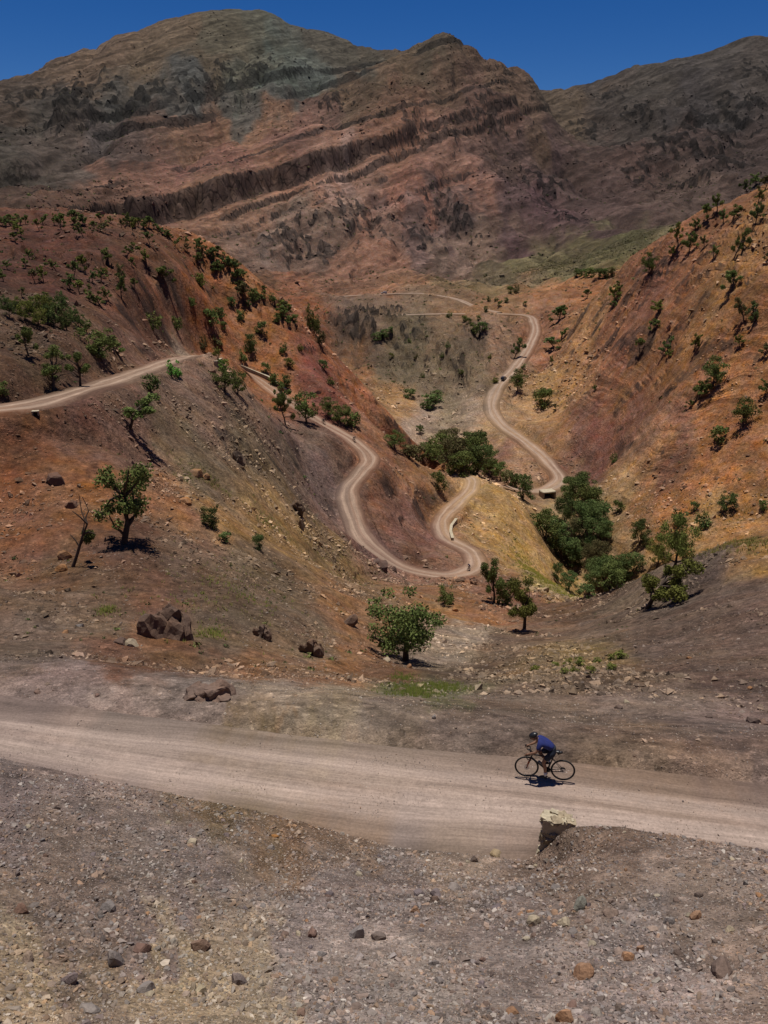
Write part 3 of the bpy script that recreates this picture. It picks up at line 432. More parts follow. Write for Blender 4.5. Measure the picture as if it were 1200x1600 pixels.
TREES=[(1.6,54.0,6.2,5.1,'oak','solo','spreading round-crowned tree with dark trunk beside the pale gully below the road'),
(15.9,80.8,6.9,4.8,'open','solo','thin pale-trunked tree with yellow-green leaves on the edge of the grey slope'),
(16.5,108.2,7.5,4.4,'open','solo','taller dark tree just below the hairpin bend of the road'),
(18.3,109.0,4.5,2.7,'bush','solo','shorter dark tree touching the taller one below the hairpin'),
(8.5,98.7,3.1,2.5,'bush','solo','small round dark bush between the round-crowned tree and the hairpin'),
(26.9,73.9,7.1,5.5,'open','solo','yellow-green tree with forked trunk on the crest of the grey hill'),
(36.0,91.0,7.9,4.9,'oak','solo','large dark green tree right behind the yellow-green tree on the crest'),
(73.1,196.5,10.4,6.9,'oak','solo','smaller dark tree left behind the yellow-green tree on the crest'),
(-20.1,56.9,6.9,5.1,'snag','solo','big ragged juniper with bare lower branches on the left slope'),
(-22.1,51.7,3.2,2.8,'lean','solo','leaning half-dead tree beside the ragged juniper'),
(-16.2,70.3,2.2,1.6,'bush','solo','upright green bush on the ochre slope, left of two lower bushes'),
(-14.7,68.8,1.0,1.3,'bush','solo','lowest flat green bush on the ochre slope'),
(-12.2,72.1,1.8,1.2,'bush','solo','small round green bush alone right on the ochre slope'),
(-29.0,88.9,4.2,4.1,'open','solo','broad dark shrubby tree just below the left road'),
(-30.6,103.8,2.4,2.2,'bush','solo','dull green bush by the lower edge of the left road'),
(-31.6,120.2,2.7,2.5,'bush','solo','bright green bush at the bend of the left road'),
(-38.5,92.3,5.8,3.4,'snag','solo','forked dark tree casting shadow beside the left road'),
(-36.9,96.6,4.7,3.3,'snag','solo','straight bare-trunked tree with a side branch beside the left road'),
(-41.9,95.1,3.7,2.4,'open','solo','dark tree uphill left of the forked tree'),
(-39.7,82.5,1.6,1.5,'bush','solo','bush cut by the left picture edge above the road'),
(-40.8,115.8,4.8,5.0,'oak','solo','full-crowned tree on the bank above the left road'),
(-41.0,125.5,4.4,3.8,'open','solo','two-stemmed tree at the right end of the bank above the left road'),
(-26.9,134.1,4.6,4.1,'oak','solo','dark tree with trunk on the knoll before the hidden road stretch'),
(-25.8,140.0,4.4,2.9,'oak','solo','tree touching the dark one on the knoll from the right'),
(-33.0,164.6,3.2,2.9,'bush','solo','bright bush by the white kerb at the bend'),
(-23.3,186.1,8.5,4.3,'open','solo','slim dark tree beside the descending road'),
(-27.5,202.4,7.1,4.3,'open','solo','slim tree standing behind the slim dark tree by the descending road'),
(-19.1,194.3,8.5,5.7,'oak','solo','dense dark tree on the verge of the descending road'),
(-15.3,213.3,5.7,5.2,'oak','solo','leftmost tree of the dark clump above the descending road'),
(-12.1,210.3,5.7,5.5,'oak','solo','middle tree of the dark clump above the descending road'),
(-8.9,212.2,4.7,4.5,'bush','solo','rightmost bush of the dark clump above the descending road'),
(3.0,215.3,5.9,5.7,'oak','solo','tree on the skyline of the red spur left of the ravine grove'),
(15.3,210.4,5.6,4.6,'bush','solo','lone dark bush on the cut bank above the yellow bend'),
(46.2,249.2,9.4,5.5,'river','solo','tall green tree left of the small bridge'),
(47.6,275.7,6.3,4.6,'river','solo','small tree left behind the tall one by the small bridge'),
(64.5,384.2,12.0,9.3,'oak','solo','round tree right of the parked dark car'),
(74.0,367.5,9.8,9.6,'bush','solo','dense dark bush on the ochre slope right of the far road'),
(69.1,427.9,11.7,6.8,'open','solo','thin grey-green tree on the slope left of the far road'),
(72.9,211.8,8.3,4.9,'river','solo','leafy green tree alone right of the streamside thicket'),
(74.4,238.8,4.1,3.7,'bush','solo','small bush on the ochre slope above the leafy tree'),
(83.5,212.0,5.4,4.4,'oak','solo','green tree above the crest trees on the right slope'),
(94.2,208.4,6.4,5.0,'oak','solo','green tree alone on the orange slope at right'),
(87.2,205.2,5.2,4.2,'bush','solo','bush below left of the lone green tree on the orange slope'),
(88.6,214.8,3.1,2.6,'bush','solo','tiny bush left of the lone green tree on the orange slope'),
(101.5,202.0,2.9,2.6,'bush','solo','bush near the right picture edge on the orange slope'),
(83.0,278.3,3.9,2.8,'bush','solo','tiny dark bush on the purple slope'),
(107.6,260.7,11.5,8.4,'oak','solo','large dark tree in the middle of the right hillside'),
(104.1,261.3,6.9,8.0,'open','solo','open tree touching the large dark tree on the right hillside'),
(107.7,234.7,9.9,7.3,'oak','solo','dark tree near the right edge below the large dark tree'),
(101.6,235.8,6.0,5.3,'bush','solo','bush below left of the dark tree near the right edge'),
(122.5,292.9,8.6,7.3,'open','solo','sprawling tree below the layered rock on the right hill'),
(117.8,371.7,11.5,7.4,'oak','solo','dense dark tree on the shoulder of the right hill'),
(-23.3,269.4,9.8,3.4,'bush','solo','dark narrow tree growing at the cliff edge of the red spur'),
(-54.2,117.6,2.6,2.6,'oak','grove',''),
(-51.2,111.8,4.0,3.5,'oak','grove',''),
(-51.6,115.6,3.6,3.2,'oak','grove',''),
(-49.9,113.4,4.5,3.6,'oak','grove',''),
(-50.3,117.5,4.1,3.3,'oak','grove',''),
(-48.0,113.3,4.1,3.7,'oak','grove',''),
(-51.7,125.4,3.3,2.9,'oak','grove',''),
(-48.5,118.2,5.6,4.1,'oak','grove',''),
(-47.0,116.4,5.2,4.0,'oak','grove',''),
(-48.5,122.0,4.8,3.4,'oak','grove',''),
(-51.1,130.6,4.5,2.9,'oak','grove',''),
(-45.7,117.4,4.3,3.3,'oak','grove',''),
(-48.0,125.7,3.4,3.0,'oak','grove',''),
(-45.8,122.0,4.1,3.5,'oak','grove',''),
(-44.7,122.1,3.1,2.7,'oak','grove',''),
(7.2,216.7,4.5,4.7,'river','thicket',''),
(11.0,259.3,5.8,5.2,'river','thicket',''),
(15.5,301.8,4.2,5.5,'river','thicket',''),
(16.8,261.7,6.8,7.0,'river','thicket',''),
(22.6,302.6,10.5,10.1,'river','thicket',''),
(25.9,313.0,9.1,9.3,'river','thicket',''),
(22.1,245.3,9.8,8.2,'river','thicket',''),
(24.2,240.7,8.4,8.1,'river','thicket',''),
(26.5,248.1,11.2,8.7,'river','thicket',''),
(34.8,310.4,10.7,7.7,'river','thicket',''),
(30.1,247.6,10.9,7.5,'river','thicket',''),
(38.0,308.5,12.8,6.7,'river','thicket',''),
(40.1,300.6,10.0,7.5,'river','thicket',''),
(40.6,293.6,8.2,6.4,'river','thicket',''),
(43.7,287.5,7.6,5.8,'river','thicket',''),
(45.8,277.7,5.9,5.1,'river','thicket',''),
(47.7,221.5,9.4,8.0,'river','stream',''),
(52.0,226.2,9.7,8.2,'river','stream',''),
(45.4,191.5,5.5,2.9,'river','stream',''),
(57.5,238.8,13.2,6.6,'river','stream',''),
(53.9,221.0,8.8,8.9,'river','stream',''),
(40.1,157.8,4.6,3.8,'river','stream',''),
(66.4,267.2,7.6,7.2,'river','stream',''),
(57.4,222.3,6.7,6.2,'river','stream',''),
(66.3,256.1,12.0,10.9,'river','stream',''),
(60.5,229.5,10.7,8.3,'river','stream',''),
(30.1,107.9,2.3,2.6,'river','stream',''),
(67.1,247.7,10.3,8.9,'river','stream',''),
(63.6,230.7,14.1,11.1,'river','stream',''),
(62.4,216.2,10.3,7.0,'river','stream',''),
(64.2,223.2,10.8,8.1,'river','stream',''),
(58.5,197.1,10.8,8.7,'river','stream',''),
(61.2,201.3,8.1,5.7,'river','stream',''),
(32.7,104.1,4.6,3.9,'river','stream',''),
(64.4,199.7,8.1,5.6,'river','stream',''),
(67.7,200.1,7.1,5.6,'river','stream',''),
(-66.0,144.0,2.2,2.0,'open','upper',''),
(-70.5,156.2,1.9,1.8,'open','upper',''),
(-90.3,207.1,2.5,2.4,'open','upper',''),
(-91.2,212.5,2.3,1.9,'open','upper',''),
(-56.8,129.6,1.8,1.4,'open','upper',''),
(-68.4,159.4,2.2,1.7,'open','upper',''),
(-76.8,181.5,2.5,2.1,'open','upper',''),
(-64.2,152.9,2.8,2.1,'open','upper',''),
(-91.0,224.0,3.4,2.4,'open','upper',''),
(-63.3,154.4,3.3,2.1,'open','upper',''),
(-64.8,165.0,2.5,2.3,'open','upper',''),
(-93.4,245.7,4.1,3.0,'open','upper',''),
(-58.7,155.0,3.1,2.9,'open','upper',''),
(-60.4,161.7,3.7,2.5,'open','upper',''),
(-92.0,254.1,3.4,2.7,'open','upper',''),
(-56.6,154.1,3.1,2.4,'open','upper',''),
(-76.2,214.6,3.6,2.4,'open','upper',''),
(-61.9,172.9,4.0,2.9,'open','upper',''),
(-56.5,159.1,1.7,1.2,'open','upper',''),
(-57.6,164.1,2.5,1.8,'open','upper',''),
(-57.3,168.3,3.1,2.9,'open','upper',''),
(-51.6,150.6,3.5,3.1,'open','upper',''),
(-59.6,179.5,1.9,1.4,'open','upper',''),
(-60.7,184.5,3.7,3.1,'open','upper',''),
(-51.7,155.1,3.1,2.2,'open','upper',''),
(-56.0,176.4,4.1,2.3,'open','upper',''),
(-51.4,161.6,5.3,3.0,'open','upper',''),
(-63.9,208.0,3.8,3.8,'open','upper',''),
(-57.3,190.1,2.3,1.7,'open','upper',''),
(-54.2,179.6,2.8,2.2,'open','upper',''),
(-60.6,213.6,3.9,2.6,'open','upper',''),
(-56.0,214.7,5.3,5.0,'open','upper',''),
(-50.4,177.9,4.2,4.2,'bush','face',''),
(-52.5,206.0,3.9,2.9,'bush','face',''),
(-52.4,224.3,2.8,2.4,'bush','face',''),
(-53.2,241.6,4.5,3.0,'bush','face',''),
(-49.4,220.7,4.2,2.5,'bush','face',''),
(-48.6,229.4,5.1,4.7,'bush','face',''),
(-41.7,200.2,2.6,2.2,'bush','face',''),
(-46.9,227.8,3.3,3.2,'bush','face',''),
(-47.2,236.7,3.7,3.3,'bush','face',''),
(-46.0,234.2,2.6,2.2,'bush','face',''),
(-46.1,249.0,3.1,2.7,'bush','face',''),
(-43.2,245.4,3.5,2.7,'bush','face',''),
(-40.2,229.4,3.7,2.6,'bush','face',''),
(-39.2,236.1,6.1,3.7,'bush','face',''),
(-39.9,254.4,4.8,3.2,'bush','face',''),
(-36.7,242.8,4.2,3.4,'bush','face',''),
(-33.8,229.2,3.0,2.6,'bush','face',''),
(-35.4,260.1,2.8,2.4,'bush','face',''),
(-30.7,224.5,3.7,2.9,'bush','face',''),
(-33.4,252.5,2.8,2.4,'bush','face',''),
(-29.9,239.5,3.1,2.9,'bush','face',''),
(-27.8,223.7,4.0,2.9,'bush','face',''),
(-27.7,234.2,2.7,3.0,'bush','face',''),
(-28.5,259.5,2.9,2.8,'bush','face',''),
(-25.3,244.9,2.4,1.9,'bush','face',''),
(-20.7,260.9,5.0,3.3,'bush','face',''),
(-18.6,247.3,3.2,2.8,'bush','face',''),
(-15.8,234.1,2.7,2.3,'bush','face',''),
(84.2,402.6,4.9,3.2,'open','right',''),
(92.0,436.1,7.7,9.7,'open','right',''),
(77.2,353.8,3.5,4.0,'open','right',''),
(99.8,471.2,10.4,9.2,'open','right',''),
(96.7,442.7,6.3,5.6,'open','right',''),
(104.2,472.6,7.4,6.7,'open','right',''),
(128.1,522.3,6.5,6.5,'open','right',''),
(88.1,332.9,3.3,2.4,'open','right',''),
(107.6,388.7,7.3,6.7,'open','right',''),
(109.5,391.3,8.5,6.7,'open','right',''),
(111.2,392.4,6.7,4.9,'open','right',''),
(102.7,323.4,6.2,4.6,'open','right',''),
(107.1,325.4,6.2,5.1,'open','right',''),
(110.7,331.8,6.3,6.7,'open','right',''),
(105.7,305.3,7.9,7.3,'open','right',''),
(106.2,300.7,3.9,3.3,'open','right',''),
(124.8,363.4,5.5,4.4,'open','right',''),
(127.8,366.1,10.0,5.6,'open','right',''),
(101.1,261.6,3.5,3.0,'open','right',''),
(128.5,354.3,9.7,7.0,'open','right',''),
(134.0,366.0,6.1,5.0,'open','right',''),
(110.3,286.7,6.9,5.0,'open','right',''),
(129.7,341.4,5.2,4.2,'open','right',''),
(138.6,365.0,8.2,5.5,'open','right',''),
(127.7,325.1,5.0,4.0,'open','right',''),
(142.8,366.4,8.2,6.0,'open','right',''),
(139.4,349.5,6.3,4.7,'open','right',''),
(138.0,336.7,7.1,7.1,'open','right',''),
(128.4,308.4,12.3,3.3,'open','right',''),
(117.3,267.0,4.3,3.8,'open','right',''),
(120.9,274.1,8.6,4.3,'open','right',''),
(453.4,1073.7,17.6,14.4,'open','right',''),
(121.6,269.3,8.9,5.9,'open','right',''),
(466.9,1085.5,17.7,17.7,'open','right',''),
(138.7,317.5,8.6,5.3,'open','right',''),
(145.7,333.6,5.5,4.5,'open','right',''),
(119.8,255.0,7.4,5.5,'open','right',''),
(152.1,345.1,6.7,5.6,'open','right',''),
(132.1,290.4,6.2,4.4,'open','right',''),
(116.0,240.9,6.0,4.7,'open','right',''),
(146.0,628.6,6.8,7.7,'river','row',''),
(148.3,617.6,6.7,7.6,'river','row',''),
(149.5,603.6,7.4,7.4,'river','row',''),
(151.4,589.0,7.7,8.2,'river','row',''),
(156.2,588.8,6.8,7.2,'river','row',''),
(159.7,585.1,7.2,7.2,'river','row',''),
(4.2,439.6,3.2,2.8,'bush','bank',''),
(14.3,453.1,2.9,2.5,'bush','bank',''),
(17.3,435.4,2.8,2.8,'bush','bank',''),
(19.7,409.2,2.7,2.6,'bush','bank',''),
(30.4,424.3,3.1,2.7,'bush','bank',''),
(33.7,424.7,3.4,3.0,'bush','bank',''),
(39.6,496.2,4.3,3.9,'bush','bank',''),
(38.9,404.6,2.6,2.6,'bush','bank',''),
(48.1,487.2,4.2,3.8,'bush','bank',''),
(49.7,476.8,3.8,3.4,'bush','bank',''),
(49.6,449.8,7.1,6.4,'bush','bank',''),
(55.9,482.4,3.4,3.0,'bush','bank',''),
(54.7,448.6,5.0,5.6,'bush','bank',''),
(63.3,507.6,3.6,2.8,'bush','bank',''),
(72.0,564.7,3.1,2.6,'bush','bank',''),
(54.9,418.5,2.7,2.3,'bush','bank',''),
(54.8,393.5,3.2,3.5,'bush','bank',''),
(75.8,557.2,3.0,2.6,'bush','bank',''),
(74.6,532.0,3.7,2.9,'bush','bank',''),
(80.2,543.1,3.8,3.0,'bush','bank',''),
(93.8,614.6,6.2,5.2,'bush','bank',''),
(98.5,617.5,6.2,5.3,'bush','bank',''),
(71.7,411.8,3.0,2.6,'bush','bank',''),
(92.2,538.2,3.4,2.9,'bush','bank',''),
(-3.6,459.4,4.8,6.2,'river','stream2',''),
(0.4,461.6,4.8,5.5,'river','stream2',''),
(4.0,460.7,3.3,3.3,'river','stream2',''),
(12.5,385.6,5.1,6.2,'river','stream2',''),
(15.0,325.9,3.9,3.5,'river','stream2',''),
(19.1,373.4,3.7,4.3,'river','stream2',''),
(22.9,375.7,7.5,8.5,'river','stream2',''),
(25.7,386.1,5.8,5.6,'river','stream2',''),
(-111.9,249.2,2.8,2.8,'open','ridge',''),
(-110.3,247.5,2.8,2.2,'open','ridge',''),
(-111.1,250.0,3.0,2.8,'open','ridge',''),
(-112.2,254.2,3.4,3.3,'open','ridge',''),
(-109.9,249.7,3.0,2.8,'open','ridge',''),
(-106.2,243.6,3.1,2.9,'open','ridge',''),
(-94.0,217.5,3.6,3.3,'open','ridge',''),
(-108.0,252.1,3.8,3.8,'open','ridge',''),
(-107.4,255.1,3.1,2.3,'open','ridge',''),
(-103.8,258.6,3.3,3.1,'open','ridge',''),
(-100.0,257.8,3.7,2.7,'open','ridge',''),
(-97.8,257.5,4.1,3.9,'open','ridge',''),
(-93.9,256.6,3.3,2.5,'open','ridge',''),
(-93.5,257.8,4.5,4.3,'open','ridge',''),
(-91.1,256.8,3.9,3.5,'open','ridge',''),
(-90.7,257.6,3.7,3.3,'open','ridge',''),
(-75.6,220.6,2.7,2.2,'open','ridge',''),
(-74.1,220.4,3.3,3.3,'open','ridge',''),
(-87.6,263.8,3.6,2.8,'open','ridge',''),
(-83.7,261.0,2.6,2.2,'open','ridge',''),
(-78.1,252.7,3.2,2.3,'open','ridge',''),
(-75.9,251.7,4.2,3.0,'open','ridge',''),
(-76.2,254.0,3.4,2.7,'open','ridge',''),
(-76.2,256.1,2.5,2.3,'open','ridge',''),
(-74.5,251.4,3.6,3.2,'open','ridge',''),
(-72.8,245.5,3.7,3.2,'open','ridge',''),
(-73.8,254.3,3.1,2.7,'open','ridge',''),
(-70.4,248.8,3.6,3.0,'open','ridge',''),
(-69.8,250.9,4.0,3.6,'open','ridge',''),
(-61.5,221.9,3.7,2.7,'open','ridge',''),
(-66.0,252.5,3.4,3.2,'open','ridge',''),
(-64.4,251.7,2.7,2.5,'open','ridge',''),
(-63.3,252.6,3.3,3.3,'open','ridge',''),
(-62.0,249.8,2.8,2.5,'open','ridge',''),
(-60.4,259.1,2.8,2.0,'open','ridge',''),
(-59.2,253.1,2.7,2.5,'open','ridge',''),
(-56.1,252.9,3.3,2.7,'open','ridge',''),
(-56.8,258.3,4.3,3.1,'open','ridge',''),
(-55.4,252.9,3.5,2.9,'open','ridge',''),
(-56.3,260.6,4.2,3.8,'open','ridge',''),
(-55.3,254.9,2.7,1.9,'open','ridge',''),
(-55.3,257.2,3.7,3.3,'open','ridge',''),
(-54.0,258.6,3.2,3.2,'open','ridge',''),
(-53.5,257.4,3.9,3.9,'open','ridge',''),
(-53.1,258.6,2.8,2.4,'open','ridge',''),
(-52.7,257.4,3.0,2.4,'open','ridge',''),
(-51.4,254.5,3.1,2.9,'open','ridge',''),
(-51.2,254.7,3.7,3.5,'open','ridge',''),
(-52.1,261.6,3.2,3.2,'open','ridge',''),
(-50.6,258.3,4.2,3.2,'open','ridge',''),
(-50.0,254.9,4.5,3.1,'open','ridge',''),
(-48.6,259.0,3.0,2.0,'open','ridge',''),
(-48.2,257.3,4.2,3.6,'open','ridge',''),
(-47.9,259.0,3.6,3.0,'open','ridge',''),
(-46.1,258.7,3.8,2.8,'open','ridge',''),
(-45.8,256.6,3.6,3.4,'open','ridge',''),
(-45.6,256.0,4.4,3.9,'open','ridge',''),
(-44.7,254.6,3.4,3.0,'open','ridge',''),
(-45.3,260.7,4.6,3.6,'open','ridge',''),
(-43.4,252.8,3.9,3.5,'open','ridge',''),
(-43.5,259.3,3.0,2.8,'open','ridge',''),
(-42.5,253.8,4.5,4.5,'open','ridge',''),
(-41.3,251.5,2.8,2.2,'open','ridge',''),
(-37.6,257.9,2.8,2.0,'open','ridge',''),
(-37.5,256.8,3.6,3.2,'open','ridge',''),
(-37.7,261.8,2.6,2.4,'open','ridge',''),
(-33.0,262.8,3.7,2.9,'open','ridge',''),
(-32.3,256.5,4.6,4.4,'open','ridge',''),
(-31.6,255.6,3.6,3.2,'open','ridge',''),
(-31.8,261.4,4.5,3.1,'open','ridge',''),
(-31.8,263.2,3.3,2.7,'open','ridge',''),
(-31.0,257.2,3.8,3.6,'open','ridge',''),
(-30.4,259.5,3.7,3.4,'open','ridge',''),
(-30.0,254.6,3.6,3.2,'open','ridge',''),
(9.4,43.5,0.5,0.6,'bush','cushion',''),
(11.4,46.4,0.4,0.5,'bush','cushion',''),
(10.4,40.3,0.4,0.5,'bush','cushion',''),
(12.5,47.6,0.5,0.7,'bush','cushion',''),
(10.8,39.3,0.4,0.5,'bush','cushion',''),
(12.8,45.9,0.6,0.7,'bush','cushion',''),
(11.5,38.8,0.5,0.6,'bush','cushion',''),
(14.0,46.1,0.4,0.5,'bush','cushion',''),
(15.5,47.7,0.5,0.6,'bush','cushion',''),
(13.4,41.3,0.5,0.6,'bush','cushion',''),
(16.2,47.8,0.6,0.8,'bush','cushion','')]
TGROUPS={'grove': 'tree of the green grove on the left hillside', 'thicket': 'tree of the thicket in the ravine beyond the yellow bend', 'stream': 'tree of the streamside thicket below the small bridge', 'upper': 'small dark juniper on the reddish upper left hillside', 'face': 'dark shrub on the layered orange rock face', 'right': 'dark juniper on the orange right hillside', 'row': 'small tree of the row on the green terrace below the pass', 'bank': 'tiny dark bush on the grey far bank of the ravine', 'stream2': 'bright green shrub in the stony bed of the upper ravine', 'ridge': 'small dark tree on the wooded crest of the left hill', 'cushion': 'low yellowish cushion shrub on the grey slope above the cyclist'}
ROCKS=[(-12.01,38.59,2.92,3.46,'dark','rock_outcrop','large dark brown fractured rock outcrop on the slope left of centre'),
(-4.47,43.45,1.34,2.01,'brown','rock_outcrop','crumbling brown outcrop at the foot of the slope below the ochre patch'),
(-7.44,43.4,1.02,1.52,'brown','rock_outcrop','low brown crumbling outcrop right of the large dark outcrop'),
(-5.98,23.81,1.68,0.94,'brown','rock_outcrop','low brown-grey hump of broken shale at the far edge of the road shoulder'),
(-20.13,105.99,2.3,3.49,'dark','rock_outcrop','dark rock in the little gully under the left road'),
(-13.29,113.22,2.31,3.48,'dark','rock_outcrop','dark rock standing in the gully beside the ochre slope'),
(-11.93,107.79,1.11,2.18,'dark','boulder','narrow dark rock at the lower end of the gully'),
(-29.52,68.66,1.96,1.68,'dark','boulder','dark grey boulder on the orange scree far left'),
(-26.59,64.2,1.42,1.26,'dark','boulder','dark boulder between the grey boulder and the ragged juniper'),
(-23.95,63.14,1.08,1.02,'dark','boulder','dark boulder just left of the ragged juniper'),
(-0.22,127.47,2.45,2.93,'dark','boulder','middle dark boulder of the three above the road dip'),
(1.77,134.72,1.65,1.55,'dark','boulder','right dark boulder of the three above the road dip'),
(-1.27,132.92,2.32,1.26,'dark','boulder','left flat dark boulder of the three above the road dip'),
(-2.94,59.68,1.61,1.45,'dark','boulder','dark boulder on the slope left of the round-crowned tree'),
(-22.41,91.09,1.83,1.19,'orange','boulder','orange slab on the scree above the ragged juniper'),
(-21.34,91.6,1.23,0.88,'orange','boulder','small orange slab below right of the bigger orange slab'),
(-19.61,74.42,1.64,0.93,'orange','boulder','orange flat rock right of the ragged juniper'),
(-23.33,53.97,1.22,1.01,'orange','boulder','orange block at the foot of the leaning tree'),
(-22.58,51.44,1.08,0.68,'orange','boulder','orange block below the leaning tree'),
(-12.7,35.66,0.84,0.48,'pale','boulder','pale cream slab at the edge of the brown soil strip'),
(-13.3,35.68,0.9,0.44,'dark','boulder','dark slab left beside the pale cream slab'),
(-16.75,37.34,0.47,0.38,'orange','stone','orange stone left of the dark and pale slabs'),
(-16.63,38.98,0.49,0.35,'grey','stone','grey stone above left of the dark slab'),
(-12.19,24.25,0.31,0.23,'brown','stone','brown stone alone on the left road shoulder'),
(-9.96,23.92,0.22,0.16,'red','stone','small reddish stone right of the brown stone on the shoulder'),
(1.66,22.6,0.21,0.23,'grey','stone','pale grey stone on the shoulder left of the cyclist'),
(9.62,28.05,0.39,0.28,'dark','stone','dark stone on the far bank above the cyclist'),
(10.22,28.86,0.32,0.29,'pale','stone','pale stone right of the dark stone above the cyclist'),
(12.54,26.28,0.39,0.29,'dark','stone','dark stone halfway to the right edge above the road'),
(14.09,25.88,0.58,0.4,'dark','boulder','flat dark block near the right edge above the road'),
(14.36,25.75,0.44,0.28,'brown','boulder','brown block touching the flat dark block near the right edge'),
(18.83,43.27,0.43,0.36,'orange','stone','pale orange stone alone on the grey slope'),
(16.71,31.6,0.29,0.24,'orange','stone','ochre stone on the grey slope near the right edge'),
(-1.69,33.31,0.25,0.22,'pale','stone','whitish stone on the brown soil left of the gully'),
(1.65,45.06,0.5,0.48,'orange','stone','orange stone right below the round-crowned tree'),
(0.18,48.6,0.71,0.46,'pale','stone','cream stone left of the round-crowned tree trunk'),
(9.44,96.27,1.37,0.96,'orange','stone','orange rock below the bush near the hairpin'),
(13.37,96.81,0.86,0.77,'dark','stone','dark stone right of the orange rock near the hairpin'),
(3.42,10.81,0.34,0.38,'green','stone','grey-green block alone on the right part of the gravel slope'),
(4.75,8.35,0.4,0.39,'dark','stone','large dark brown stone at the lower right of the gravel slope'),
(2.9,8.64,0.37,0.34,'orange','stone','large orange-brown stone below centre right of the gravel slope'),
(2.58,10.51,0.26,0.26,'pale','stone','pale cream stone near the centre right of the gravel slope'),
(2.34,9.96,0.15,0.17,'pale','stone','small pale stone below the cream stone'),
(1.46,12.89,0.34,0.32,'grey','stone','light grey stone above the middle of the gravel slope'),
(0.71,12.36,0.28,0.27,'purple','stone','purple-grey stone left of the light grey stone'),
(1.04,12.31,0.28,0.22,'purple','stone','flat purple stone between the purple-grey and the light grey stone'),
(-3.85,8.55,0.31,0.45,'grey','stone','biggest round grey stone at the edge of the ochre patch'),
(-3.2,7.93,0.26,0.37,'grey','stone','round grey stone on the ochre patch'),
(-2.5,7.99,0.21,0.24,'pale','stone','whitish rounded stone on the ochre patch'),
(-3.62,9.0,0.29,0.26,'red','stone','red-brown stone above the ochre patch'),
(-2.82,9.25,0.33,0.29,'red','stone','flat reddish stone on top of the ochre patch'),
(-1.19,10.02,0.21,0.31,'red','stone','dark red upright stone left of the twin grey stones'),
(-0.47,10.06,0.3,0.38,'grey','stone','left of the twin grey stones below the middle'),
(-0.08,9.98,0.27,0.35,'dark','stone','dark right one of the twin stones below the middle'),
(-5.66,9.59,0.28,0.22,'red','stone','red-brown stone at the left edge of the gravel slope'),
(-4.54,10.11,0.27,0.23,'grey','stone','flat pale grey stone on the left of the gravel slope'),
(-4.17,13.88,0.28,0.22,'pale','stone','cream stone high on the gravel slope left of centre'),
(2.22,7.16,0.24,0.3,'orange','stone','orange stone at the lower picture edge'),
(3.68,9.06,0.25,0.2,'orange','stone','two-toned orange stone left of the large dark brown stone'),
(3.05,10.39,0.26,0.22,'pale','stone','flat pale stone right of the cream stone'),
(3.88,10.49,0.31,0.22,'pink','stone','flat pinkish stone right of the grey-green block'),
(4.65,9.98,0.23,0.2,'grey','stone','light grey stone right of the pinkish stone'),
(5.06,9.99,0.23,0.26,'orange','stone','ochre stone further right in line with the light grey stone'),
(-4.89,8.23,0.23,0.22,'pink','stone','pinkish stone by the left edge below the red-brown stone'),
(-4.22,7.88,0.26,0.3,'purple','stone','purple-grey rough stone below the left pinkish stone'),
(-3.64,7.19,0.27,0.24,'grey','stone','broken grey stone at the lower left'),
(-2.06,8.36,0.27,0.28,'purple','stone','purple lump right of the whitish rounded stone'),
(-1.07,7.47,0.18,0.21,'red','stone','reddish stone right of the ochre patch bottom'),
(0.58,11.17,0.21,0.17,'orange','stone','small orange stone below the purple-grey stone'),
(3.94,9.27,0.16,0.17,'orange','stone','small bright orange stone above the two-toned one'),
(1.54,9.29,0.14,0.15,'red','stone','brick red stone left below centre of the gravel slope'),
(2.19,15.25,0.22,0.23,'dark','stone','dark stone left of the ruined culvert wall'),
(2.85,16.11,0.42,0.35,'yellow','stone','yellowish patchy stone left of the ruined culvert wall')]
GRASS={'green grass patch in the dip beyond the near road': ([(1.5, 32.5, 1.36, 3.39, 500), (2.9, 34.5, 1.28, 2.1, 300), (1.1, 40.4, 0.67, 1.68, 120)], 0.16, ('5d6b2c', '6b7432', '77743c')), 'weeds along the ditch at the near road edge': ([(-4.9, 18.6, 1.09, 0.11, 240), (-6.4, 18.9, 0.46, 0.11, 80), (-4.2, 18.7, 0.22, 0.14, 60)], 0.1, ('5d6a2e', '727239', '857848')), 'yellow-green grass on the tip of the yellow spur': ([(36.1, 164.2, 5.77, 14.42, 700), (35.5, 143.2, 3.17, 7.92, 350), (35.5, 185.0, 4.84, 10.49, 300)], 0.45, ('8d8a3c', '9a8d44', '7c7f38')), 'sparse grass tufts on the ochre slope below the left road': ([(-21.5, 91.6, 3.07, 1.68, 200), (-14.3, 93.0, 2.38, 3.32, 200), (-22.7, 87.3, 0.88, 2.2, 80), (-11.8, 51.4, 5.44, 10.96, 260), (-10.0, 41.1, 0.74, 1.85, 80), (-16.4, 42.4, 0.45, 1.13, 60), (-5.6, 107.3, 4.7, 11.76, 200), (0.0, 119.3, 3.14, 7.86, 100)], 0.22, ('6b7a34', '7c8040', '8a8446')), 'dry grass on the green terraces below the pass': ([(189.2, 753.0, 40.14, 58.41, 900), (147.1, 768.1, 35.31, 48.65, 800), (236.8, 782.1, 23.68, 34.22, 400), (99.9, 762.8, 23.51, 58.78, 300)], 1.0, ('55522e', '4d4f2a', '5f5834')), 'dry tufts dotted over the yellowish right slope': ([(84.8, 205.7, 19.44, 7.87, 500), (78.1, 229.4, 13.67, 12.2, 300), (39.5, 81.7, 3.53, 8.83, 250)], 0.4, ('7a7640', '6d6c38', '8a7c48'))}
RIDER=(4.61, 19.02)
